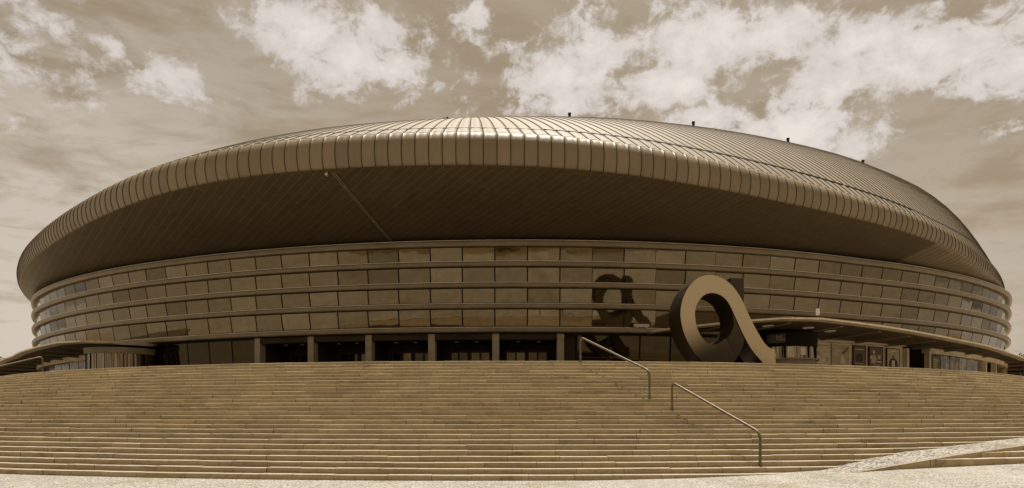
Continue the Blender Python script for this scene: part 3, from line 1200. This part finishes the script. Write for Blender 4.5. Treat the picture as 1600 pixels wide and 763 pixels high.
poster(27.1, 28.65, 3.2, 4.56, M['paperdark'], [('poly', [(.1, .2), (.42, .2), (.5, .5), (.34, .66), (.18, .55)], 'papermid'), ('disc', (.33, .76, .08, .09), 'paper'), ('poly', [(.05, .5), (.2, .62), (.16, .35)], 'paper'), ('poly', [(.38, .62), (.55, .38), (.46, .35)], 'paper'),
       ('poly', [(.6, .4), (.85, .4), (.82, .62), (.65, .62)], 'papermid'), ('bar', (.5, .25, .4, .05), 'paper'), ('bar', (.3, .1, .5, .03), 'papermid')],
       'dark poster with a pale standing figure and a smaller second figure')
poster(28.98, 30.55, 3.1, 4.52, M['papermid'], [('poly', [(.12, .12), (.88, .12), (.82, .42), (.62, .54), (.38, .54), (.18, .42)], 'ink'), ('disc', (.5, .60, .12, .10), 'inkmid'), ('poly', [(.36, .14), (.64, .14), (.6, .44), (.4, .44)], 'paper'), ('bar', (.3, .86, .45, .07), 'paper'), ('bar', (.38, .2, .24, .03), 'inkmid')],
       'mid-toned poster with a dark head-and-shoulders figure, nearest the tall doorway')
poster(34.6, 36.0, 2.75, 4.25, M['paperdark'], bars(.15, .85, .7, 8, .08, .04, 'papermid') + [('bar', (.1, .1, .75, .12), 'paper')],
       'dark poster crowded with small print in the glazing right of the tall doorway')


# ------------------------------------------------------------------ ticket booth (right) and glazed kiosk (left)
def drum(cx_, cy_, rad, layers, parent_fn, n=48):
    """stack of ring walls: (name, r0, z0, r1, z1, material)"""
    for name, r0, z0, r1, z1, mt in layers:
        v, f = [], []
        for i in range(n):
            a = 2 * math.pi * i / n
            for r_, z_ in ((r0, z0), (r1, z1), (r1 - .12, z1), (r0 - .12, z0)):
                v.append((cx_ + rad * r_ * math.cos(a) if False else cx_ + r_ * math.cos(a), cy_ + r_ * math.sin(a), z_))
        for i in range(n):
            j = (i + 1) % n
            for k in range(4):
                k2 = (k + 1) % 4
                f.append((i * 4 + k, j * 4 + k, j * 4 + k2, i * 4 + k2))
        o = build(name, v, f, mt, parent_fn, smooth=True, angle=40)
        uv = o.data.uv_layers.new(name='UVMap')
        d = []
        for p in o.data.polygons:
            us = []
            for vi in p.vertices:
                us.append((vi // 4))
            if max(us) - min(us) > 3:
                us = [u + n if u < 3 else u for u in us]
            for u, vi in zip(us, p.vertices):
                d += [u * 2 * math.pi / n * r0, o.data.vertices[vi].co.z]
        uv.data.foreach_set('uv', d)


bx, by, _ = pol(17.75, 53.15)
booth = empty('ticket_booth', (bx, by, TZ))
tag(booth, 'round ticket booth with a dark lettered screen band under the right canopy', 'ticket booth')
drum(bx, by, 1, [('counter', 1.66, TZ, 1.66, EYE + 3.22, M['beam']), ('counter_top', 1.80, EYE + 3.22, 1.80, EYE + 3.32, M['beam']),
                 ('glazing', 1.60, EYE + 3.32, 1.60, EYE + 4.02, M['kiosk']), ('sign_band', 1.70, EYE + 4.02, 1.74, EYE + 4.86, M['board'])], booth)
to_cam = math.atan2(-bx, -(-by))
def booth_pt(ang, r_, z_):
    """point on the booth, ang in degrees from its front (towards the stairs), + is right"""
    a = R(ang)
    return Vector((bx + r_ * math.sin(a), by - r_ * math.cos(a), z_))
# screen: curved grey panel
v, f = [], []
for a in fan(-62, -24, 12):
    for r_, z_ in ((1.76, EYE + 4.22), (1.775, EYE + 4.74), (1.70, EYE + 4.74), (1.70, EYE + 4.22)):
        v.append(booth_pt(a, r_, z_))
for i in range(12):
    for k in range(4):
        f.append((i * 4 + k, i * 4 + 4 + k, i * 4 + 4 + (k + 1) % 4, i * 4 + (k + 1) % 4))
f += [(0, 1, 2, 3), (51, 50, 49, 48)]
M['screen'] = mottled('screen_grey', (.07, .052, .030), .25, 2, .4)
M['lettering'] = mottled('screen_lettering', (.62, .47, .32), .1, 5, .5)
build('screen', v, f, M['screen'], booth)


def lettering(txt, size, centre, ax, up, nrm, mt, parent, name='lettering', align='LEFT', depth=.006):
    cu = bpy.data.curves.new(name, 'FONT')
    cu.body = txt
    cu.size = size
    cu.align_x = align
    cu.extrude = depth
    cu.resolution_u = 2
    ob = bpy.data.objects.new(name, cu)
    C.objects.link(ob)
    dg = bpy.context.evaluated_depsgraph_get()
    me = bpy.data.meshes.new_from_object(ob.evaluated_get(dg))
    bpy.data.objects.remove(ob)
    mtx = Matrix((ax, up, nrm)).transposed().to_4x4()
    mtx.translation = centre
    me.transform(mtx)
    me.materials.clear()
    return link(name, me, mt, parent)


a = R(-38)
axv, nv = Vector((math.cos(a), math.sin(a), 0)), Vector((math.sin(a), -math.cos(a), 0))
for txt, dz in (('BLUE', 4.52), ('TICKET', 4.34)):
    p0 = booth_pt(-41, 1.785, EYE + dz)
    lettering(txt, .17, p0, axv, Vector((0, 0, 1)), nv, M['lettering'], booth)
for a0_, a1_, z0, z1 in ((-52, -40, 3.42, 3.66), (-20, -8, 3.38, 3.98), (6, 18, 3.50, 3.95)):
    m = MB()
    v = [booth_pt(a0_, 1.625, EYE + z0), booth_pt(a1_, 1.625, EYE + z0), booth_pt(a1_, 1.625, EYE + z1), booth_pt(a0_, 1.625, EYE + z1)]
    v += [booth_pt(a0_, 1.60, EYE + z0), booth_pt(a1_, 1.60, EYE + z0), booth_pt(a1_, 1.60, EYE + z1), booth_pt(a0_, 1.60, EYE + z1)]
    m.add(v, [(0, 1, 2, 3), (0, 4, 5, 1), (1, 5, 6, 2), (2, 6, 7, 3), (3, 7, 4, 0)])
    m.build('notice', M['paper'], booth)
m = MB()
for a_ in (-66, -24, 26, 60):
    p0, p1 = booth_pt(a_, 1.63, EYE + 3.3), booth_pt(a_, 1.63, EYE + 4.05)
    m.tube([p0, p1], .045, 6)
m.build('mullion', M['board'], booth)
m = MB()
m.tube([(bx, by, EYE + 4.86), (bx, by, EYE + 4.93)], [1.7, 1.2], 32)
m.build('booth_roof', M['beam'], booth)
fix(booth)

kx, ky, _ = pol(-31.2, 52.4)
kiosk = empty('glazed_kiosk', (kx, ky, TZ))
tag(kiosk, 'curved glazed entrance drum with many narrow panes under the left canopy', 'kiosk')
drum(kx, ky, 1, [('glazing', 2.18, TZ + .02, 2.18, EYE + 4.05, M['kiosk']), ('head_band', 2.28, EYE + 4.05, 2.34, EYE + 4.44, M['beam'])], kiosk)
m = MB()
for i in range(12):
    a_ = 2 * math.pi * i / 24 + math.pi
    p = (kx + 2.2 * math.cos(a_), ky + 2.2 * math.sin(a_))
    m.tube([(p[0], p[1], TZ), (p[0], p[1], EYE + 4.06)], .018 if i % 4 else .04, 6)
m.build('mullion', M['frame'], kiosk)
fix(kiosk)

# small white plate on a pole that stands on the canopy rim
px_, py_, pz_ = pol(16.35, 57.4, EYE + 5.21)
sg = empty('sign_plate', (px_, py_, pz_))
tag(sg, 'small white upright plate on a thin pole standing on the right canopy edge', 'sign')
m = MB(); m.tube([(px_, py_, pz_), (px_, py_, pz_ + .22)], .012, 6); m.build('pole', M['steel'], sg)
m = MB(); m.box(px_ - .10, px_ + .10, py_ - .02, py_ + .02, pz_ + .20, pz_ + .56); m.build('plate', M['white'], sg)
fix(sg)


# ------------------------------------------------------------------ the big letter
def letter():
    D = 31.0
    ang = R(4)                       # turned a little to the right
    ox, oy = 8.5, D
    k = D / 1116 / 4.241             # metres per traced unit
    zc = EYE + (648 - 410) / 1116 * D
    n = Vector((math.sin(ang), -math.cos(ang), 0))
    ax = Vector((math.cos(ang), math.sin(ang), 0))

    def w(p, d):
        x = (p[0] - 362) * k
        z = zc - p[1] * k
        q = Vector((ox, oy, 0)) + ax * x - n * d
        # keep the outline true where the plane recedes
        return Vector((q.x, q.y, max(TZ + .002, EYE + (z - EYE) * (1 + 0 * x))))

    def arc(cx_, cy_, rx, ry, a0, a1, n_=40):
        return [(cx_ + rx * math.cos(R(a)), cy_ - ry * math.sin(R(a))) for a in fan(a0, a1, n_)]
    root = empty('letter_sculpture', w((400, 690), .6))
    tag(root, 'giant free-standing letter a with a pale front and dark sides on the terrace', 'sculpture')
    base = 692

    def spline(pts, sub=6):
        out = []
        P_ = [pts[0]] + list(pts) + [pts[-1]]
        for i in range(1, len(P_) - 2):
            p0, p1, p2, p3 = [Vector((*q, 0)) for q in P_[i - 1:i + 3]]
            for s in range(sub):
                t = s / sub
                q = .5 * ((2 * p1) + (-p0 + p2) * t + (2 * p0 - 5 * p1 + 4 * p2 - p3) * t * t + (-p0 + 3 * p1 - 3 * p2 + p3) * t ** 3)
                out.append((q.x, q.y))
        out.append(tuple(pts[-1]))
        return out
    # front stroke: from the bottom of the bowl, up its left side, over the top and down the tail
    outer = spline([(560, 640), (520, 668), (460, 688), (400, 692), (345, 668), (280, 610), (230, 535), (195, 450), (178, 360), (182, 290), (205, 215), (245, 150), (300, 103), (370, 84),
                    (440, 96), (505, 132), (560, 192), (605, 268), (650, 365), (700, 458), (750, 535), (788, 567), (820, 577)])
    foot = [(826, base), (764, base)]
    back = spline([(764, base), (715, 640), (660, 575), (604, 478), (545, 352), (505, 272), (470, 232), (430, 210), (385, 203), (345, 214), (308, 246), (283, 292), (275, 345), (284, 415), (305, 470), (340, 520),
                   (372, 540), (400, 545), (440, 535), (480, 505)])
    poly1 = outer + foot + back[1:]
    # rear stroke: lower right of the bowl and the stem, set back a little
    outr = spline([(440, 690), (520, 672), (572, 618), (602, 555), (614, 500), (612, 440), (610, 330), (610, 104)])
    stem = [(520, 100)]
    inn = spline([(520, 100), (520, 200), (530, 320), (541, 400), (530, 450), (505, 492), (470, 525), (430, 543), (400, 546)])
    poly2 = outr + stem + inn[1:]

    def extrude(name, poly, d0, d1, mats):
        pts = [Vector((p[0], -p[1], 0)) for p in poly]
        m = len(poly)
        fr_ = [w(p, d0) for p in poly]
        bk = [w(p, d1) for p in poly]
        tris = mathutils.geometry.tessellate_polygon([pts])
        area = sum(pts[i].x * pts[(i + 1) % m].y - pts[(i + 1) % m].x * pts[i].y for i in range(m))
        v = fr_ + bk + [p.copy() for p in fr_] + [p.copy() for p in bk]
        f, mi = [], []
        for t in tris:
            a_, b_, c_ = t
            s = (pts[b_] - pts[a_]).cross(pts[c_] - pts[a_]).z
            if s < 0: b_, c_ = c_, b_
            f.append((a_, b_, c_)); mi.append(0)
            f.append((m + a_, m + c_, m + b_)); mi.append(2 if len(mats) > 2 else 1)
        for i in range(m):
            j = (i + 1) % m
            q = (2 * m + i, 2 * m + j, 3 * m + j, 3 * m + i)
            f.append(q if area < 0 else q[::-1]); mi.append(1)
        me = bpy.data.meshes.new(name)
        me.from_pydata(v, [], f)
        me.polygons.foreach_set('material_index', mi)
        me.polygons.foreach_set('use_smooth', [x == 1 for x in mi])
        me.update()
        me.set_sharp_from_angle(angle=R(40))
        return link(name, me, mats, root)
    # painted front: pale, running to brown along the underside of the bowl as on the printed mark
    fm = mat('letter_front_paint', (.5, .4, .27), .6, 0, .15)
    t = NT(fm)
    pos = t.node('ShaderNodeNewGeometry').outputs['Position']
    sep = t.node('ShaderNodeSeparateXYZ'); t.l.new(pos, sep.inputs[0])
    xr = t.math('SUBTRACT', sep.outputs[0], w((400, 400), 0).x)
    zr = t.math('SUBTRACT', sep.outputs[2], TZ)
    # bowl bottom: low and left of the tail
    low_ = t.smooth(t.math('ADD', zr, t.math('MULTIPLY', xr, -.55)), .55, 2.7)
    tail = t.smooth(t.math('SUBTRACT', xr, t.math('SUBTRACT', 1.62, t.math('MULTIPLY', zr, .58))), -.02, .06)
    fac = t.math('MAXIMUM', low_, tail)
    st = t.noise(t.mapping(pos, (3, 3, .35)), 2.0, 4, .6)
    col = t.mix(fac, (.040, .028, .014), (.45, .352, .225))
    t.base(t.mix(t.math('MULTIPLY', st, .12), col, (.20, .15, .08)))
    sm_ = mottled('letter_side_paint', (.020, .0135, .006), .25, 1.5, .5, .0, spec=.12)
    rm = mottled('letter_rear_paint', (.038, .026, .0125), .2, 1.2, .5, .0, spec=.2)
    bk_ = mottled('letter_back_paint', (.12, .09, .05), .2, 1.2, .6, spec=.2)
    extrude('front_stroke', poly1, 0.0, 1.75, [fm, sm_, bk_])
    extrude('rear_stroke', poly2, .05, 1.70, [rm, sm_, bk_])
    fix(root)


letter()


# ------------------------------------------------------------------ handrails
def handrail(a, b, label, h=.93, rad=.038, group='tubular handrails on the staircase'):
    """bent tube: post, sloping rail, post; a is the upper foot and b the lower"""
    a, b = Vector(a), Vector(b)
    root = empty('handrail', b)
    tag(root, label, 'handrail', group)
    up = Vector((0, 0, 1))
    A, B = a + up * h, b + up * h
    d = (B - A).normalized()

    def bend(p, d0, d1, r_=.22, n=9):
        out = []
        s, e_ = p - d0 * r_, p + d1 * r_
        for i in range(n + 1):
            t = i / n
            out.append((1 - t) ** 2 * s + 2 * t * (1 - t) * p + t * t * e_)
        return out
    m = MB()
    b1, b2 = bend(A, up, d), bend(B, d, -up)
    m.tube([b1[-1], b2[0]], rad, 12)
    m.tube(b1, rad, 12, cap=False)
    m.tube(b2, rad, 12, cap=False)
    m.build('rail', M['steel'], root, angle=60)
    for p, q in ((a, b1[0]), (b, b2[-1])):
        m = MB(); m.tube([p - up * .02, q], rad, 12); m.build('post', M['steel'], root)
        m = MB(); m.tube([p - up * .01, p + up * .012], .06, 14); m.build('foot_plate', M['steel'], root)
    fix(root)


def on_stair(x, y):
    r_ = math.hypot(x - SX, y - SY)
    k = math.ceil((R0 - r_) / STEP_T)
    return (x, y, max(0, min(N_STEP, k)) * STEP_H)


handrail(on_stair(2.66, 27.75), on_stair(4.62, 24.0), 'upper of two handrails on the stairs, its top post at the terrace edge')
handrail(on_stair(5.2, 23.2), on_stair(6.76, 19.45), 'lower of two handrails on the stairs, ending near the plaza')
handrail(on_stair(-24.25, 36.9), on_stair(-26.9, 33.5), 'handrail at the far left of the stairs in front of the left canopy')
handrail(on_stair(31.0, 43.2), on_stair(34.2, 39.8), 'handrail at the far right of the stairs below the right canopy')


# ------------------------------------------------------------------ trees and plants
def leaf_cloud(blobs, n, size, seed, flat=.6):
    """many small leaf faces spread through lobes"""
    rg = np.random.default_rng(seed)
    v, f = [], []
    tot = sum(b[3] ** 2 for b in blobs)
    for x, y, z, r_ in blobs:
        for _ in range(int(n * r_ * r_ / tot)):
            d = rg.normal(size=3); d /= np.linalg.norm(d)
            rr_ = r_ * (rg.random() ** .38) * rg.uniform(.75, 1.08)
            c = np.array((x, y, z)) + d * rr_ * np.array((1, 1, .85))
            u = rg.normal(size=3); u /= np.linalg.norm(u)
            w_ = np.cross(u, rg.normal(size=3)); w_ /= np.linalg.norm(w_) + 1e-9
            s = size * rg.uniform(.6, 1.3)
            b0 = len(v)
            v += [c - u * s, c + w_ * s * .5, c + u * s, c - w_ * s * .5]
            f.append((b0, b0 + 1, b0 + 2, b0 + 3))
    return v, f


def tree(x, y, z0, h, spread, label, seed, group=None):
    rnd_ = random.Random(seed)
    root = empty('tree', (x, y, z0))
    tag(root, label, 'tree', group)
    m = MB()
    top = Vector((x + rnd_.uniform(-.3, .3), y, z0 + h * .55))
    m.tube([(x, y, z0 - .2), (x + .05, y, z0 + h * .25), top], [h * .028, h * .02, h * .013], 9)
    blobs = []
    for i in range(7):
        a_ = 2 * math.pi * i / 7 + rnd_.random()
        rr_ = spread * rnd_.uniform(.35, .8)
        e_ = Vector((x + rr_ * math.cos(a_), y + rr_ * math.sin(a_), z0 + h * rnd_.uniform(.5, .85)))
        s_ = Vector((x, y, z0 + h * rnd_.uniform(.3, .5)))
        m.tube([s_, (s_ + e_) / 2 + Vector((0, 0, h * .04)), e_], [h * .012, h * .008, h * .004], 6)
        blobs.append((e_.x, e_.y, e_.z, spread * rnd_.uniform(.32, .5)))
    blobs.append((x, y, z0 + h * .85, spread * .48))
    m.build('trunk', M['bark'], root)
    v, f = leaf_cloud(blobs, 3200, .17 * h / 8, seed)
    build('crown', v, f, M['leaf'], root)
    fix(root)


for n_, (x_, y_, h_) in enumerate([(-30, -30, 9), (-22, -25, 8.5), (-13.5, -29, 9.5), (-6, -24, 8), (1.5, -31, 9), (9, -26, 8.5), (17.5, -30, 9.5), (27, -27, 9)]):
    tree(x_, y_, 0, h_, h_ * .30, 'leafy plaza tree mirrored in the top glass band of the arena', 20 + n_, 'plaza trees mirrored in the arena glass')
tree(79.5, 108, TZ, 8.6, 3.6, 'dark leafy tree just showing above the far right end of the canopy', 3)
tree(-83.5, 112, TZ, 7.4, 3.2, 'dark tree at the far left frame edge behind the canopy', 5)
sb = empty('shrub', (35.1, 48.6, TZ))
tag(sb, 'low dark shrub on the terrace at the right frame edge', 'shrub')
v, f = leaf_cloud([(35.0, 48.6, TZ + .45, .55), (35.6, 48.9, TZ + .6, .6), (36.3, 49.2, TZ + .7, .6)], 1500, .09, 9)
build('foliage', v, f, M['leaf'], sb)
m = MB()
for i in range(5):
    m.tube([(35.0 + i * .32, 48.7 + i * .1, TZ - .02), (35.1 + i * .32, 48.6 + i * .1, TZ + .7)], [.03, .012], 6)
m.build('stem', M['bark'], sb)
fix(sb)

# ------------------------------------------------------------------ light, sky, camera
SUN_EL, SUN_AZ = 71.0, 12.0          # azimuth from +Y (behind the arena), negative is left
d = Vector((math.sin(R(SUN_AZ)) * math.cos(R(SUN_EL)), math.cos(R(SUN_AZ)) * math.cos(R(SUN_EL)), math.sin(R(SUN_EL))))
ld = bpy.data.lights.new('sun', 'SUN')
ld.energy = 4.0
ld.angle = R(.53)
ld.color = (1.0, .93, .82)
lo = bpy.data.objects.new('sun', ld)
C.objects.link(lo)
lo.rotation_euler = d.to_track_quat('Z', 'Y').to_euler()
lo.location = (0, 0, 80)

wd = bpy.data.worlds.new('World')
bpy.context.scene.world = wd
wd.use_nodes = True
t = NT(wd)
nodes = t.n
bg = nodes['Background']
sky = t.node('ShaderNodeTexSky', sky_type='NISHITA', sun_disc=False)
sky.sun_elevation = R(SUN_EL)
sky.sun_rotation = R(SUN_AZ)
sky.altitude = 20
sky.dust_density = 2.0
bw = t.node('ShaderNodeRGBToBW')
t.l.new(sky.outputs[0], bw.inputs[0])
gen = t.coord('Generated')
nrm = t.node('ShaderNodeVectorMath', operation='NORMALIZE')
t.l.new(gen, nrm.inputs[0])
sep = t.node('ShaderNodeSeparateXYZ')
t.l.new(nrm.outputs[0], sep.inputs[0])
az = t.math('ARCTAN2', sep.outputs[0], sep.outputs[1])
el = t.math('ARCSINE', sep.outputs[2])
ae = t.node('ShaderNodeCombineXYZ')
t.l.new(az, ae.inputs[0]); t.l.new(el, ae.inputs[1])
AE = ae.outputs[0]


def dir_of(px, py):
    u, v_ = (px - 800) / 1116, (648 - py) / 1116
    return math.atan2(u, 1), math.asin(v_ / math.sqrt(1 + u * u + v_ * v_))


# cumulus, given as (x, y, half-width, half-height) on the 1600 px frame and turned into sky directions
CL_ = [(25, 75, 105, 90, .55), (470, 50, 80, 52, 1), (560, 95, 100, 55, 1), (600, 55, 60, 40, .9), (535, 120, 70, 40, 1), (272, 118, 60, 36, 1), (175, 70, 34, 16, .8),
       (835, 130, 95, 52, 1), (945, 70, 75, 60, 1), (1080, 75, 130, 70, 1.1), (1040, 130, 90, 50, 1), (1190, 60, 140, 48, 1), (1330, 62, 120, 36, 1), (1420, 105, 170, 55, 1.05),
       (1300, 130, 120, 50, 1), (1540, 118, 120, 42, 1), (1250, 205, 110, 38, 1), (1100, 185, 60, 24, .9), (1330, 215, 60, 36, .8), (1575, 205, 40, 14, .7), (740, 40, 36, 22, .6), (880, 160, 70, 34, .9)]
acc = None
for px, py, wx, wy, amp in CL_:
    a0, e0 = dir_of(px, py)
    a1, _ = dir_of(px + wx, py)
    _, e1 = dir_of(px, py - wy)
    ra, re = abs(a1 - a0), abs(e1 - e0)
    mp = t.node('ShaderNodeVectorMath', operation='MULTIPLY_ADD')
    t.l.new(AE, mp.inputs[0])
    mp.inputs[1].default_value = (1 / ra, 1 / re, 0)
    mp.inputs[2].default_value = (-a0 / ra, -e0 / re, 0)
    ln = t.node('ShaderNodeVectorMath', operation='LENGTH')
    t.l.new(mp.outputs[0], ln.inputs[0])
    b_ = t.math('MULTIPLY_ADD', ln.outputs['Value'], -amp * .75, amp)
    acc = b_ if acc is None else t.math('MAXIMUM', acc, b_)
acc = t.math('MULTIPLY', t.math('MAXIMUM', acc, -.6), .86)
# behind and beside the camera: scattered cloud by noise alone
front = t.smooth(t.math('ABSOLUTE', az), .75, 1.2)
wide = t.noise(t.mapping(nrm.outputs[0], (1, 1, 1.6)), 2.6, 5, .6)
acc = t.math('ADD', t.math('MULTIPLY', acc, t.math('SUBTRACT', 1.0, front)), t.math('MULTIPLY', front, t.math('MULTIPLY_ADD', wide, 3.0, -1.35)))
n1 = t.noise(t.mapping(AE, (1, 1.45, 1)), 9.0, 9, .62, .25)
n2 = t.noise(t.mapping(AE, (1, 1.3, 1)), 30.0, 9, .70, .35)
nn = t.math('ADD', t.math('MULTIPLY_ADD', n1, 2.5, -1.25), t.math('MULTIPLY_ADD', n2, 1.9, -.95))
dens = t.math('ADD', acc, nn)
cm = t.smooth(dens, .0, .50)
# thin streaky veil, strongest on the left
rot = t.mapping(AE, (1.0, 3.2, 1), (0, 0, R(-14)))
s1 = t.noise(rot, 5.0, 8, .62, .6)
s2 = t.noise(t.mapping(AE, (6, 22, 1), (0, 0, R(24))), 2.2, 5, .6, .8)
left = t.smooth(az, -.05, -.62)
low = t.smooth(el, .50, .12)
veil = t.math('MULTIPLY', t.smooth(t.math('ADD', s1, t.math('MULTIPLY_ADD', s2, .40, -.20)), .30, .62), t.math('MULTIPLY_ADD', left, .60, .50))
veil = t.math('MULTIPLY', veil, t.math('MULTIPLY_ADD', low, .55, .5), None, True)
veil = t.math('ADD', veil, t.math('MULTIPLY', t.math('MULTIPLY', left, low), .30), None, True)
shade = t.math('MULTIPLY_ADD', t.noise(t.mapping(AE, (1, 1.6, 1)), 16.0, 6, .6), .36, .84)
shade = t.math('MULTIPLY', shade, t.smooth(dens, .2, 1.2, .86, 1.06))
SKY, VEIL, CLOUD = (.375, .295, .205), (.62, .545, .455), (.80, .735, .675)
c1 = t.mix(veil, SKY, VEIL)
cc = t.node('ShaderNodeVectorMath', operation='SCALE')
cc.inputs[0].default_value = CLOUD
t.l.new(shade, cc.inputs['Scale'])
warm = t.mix(front, cc.outputs[0], (.80, .67, .50))  # unseen clouds beside and behind the camera, tinted warm to colour shaded surfaces
c2 = t.mix(cm, c1, warm)
fin = t.node('ShaderNodeVectorMath', operation='SCALE')
t.l.new(c2, fin.inputs[0])
SKYGAIN = 1.0
t.l.new(t.math('MULTIPLY_ADD', bw.outputs[0], .55, 2.3), fin.inputs['Scale'])
t.l.new(fin.outputs[0], bg.inputs['Color'])
bg.inputs['Strength'].default_value = .12

sc = bpy.context.scene
cam = bpy.data.cameras.new('camera')
cam.sensor_width = 36
cam.lens = 1116 / 1600 * 36
cam.shift_y = (648 - 381.5) / 1600
cam.clip_end = 3000
co = bpy.data.objects.new('camera', cam)
C.objects.link(co)
co.location = (0, 0, EYE)
co.rotation_euler = (R(90), 0, 0)
sc.camera = co
sc.view_settings.view_transform = 'Standard'
sc.view_settings.look = 'None'
sc.view_settings.gamma = 1
sc.view_settings.exposure = .85
sc.render.resolution_x, sc.render.resolution_y = 1024, 488
sc.cycles.max_bounces = 6
sc.cycles.use_denoising = True
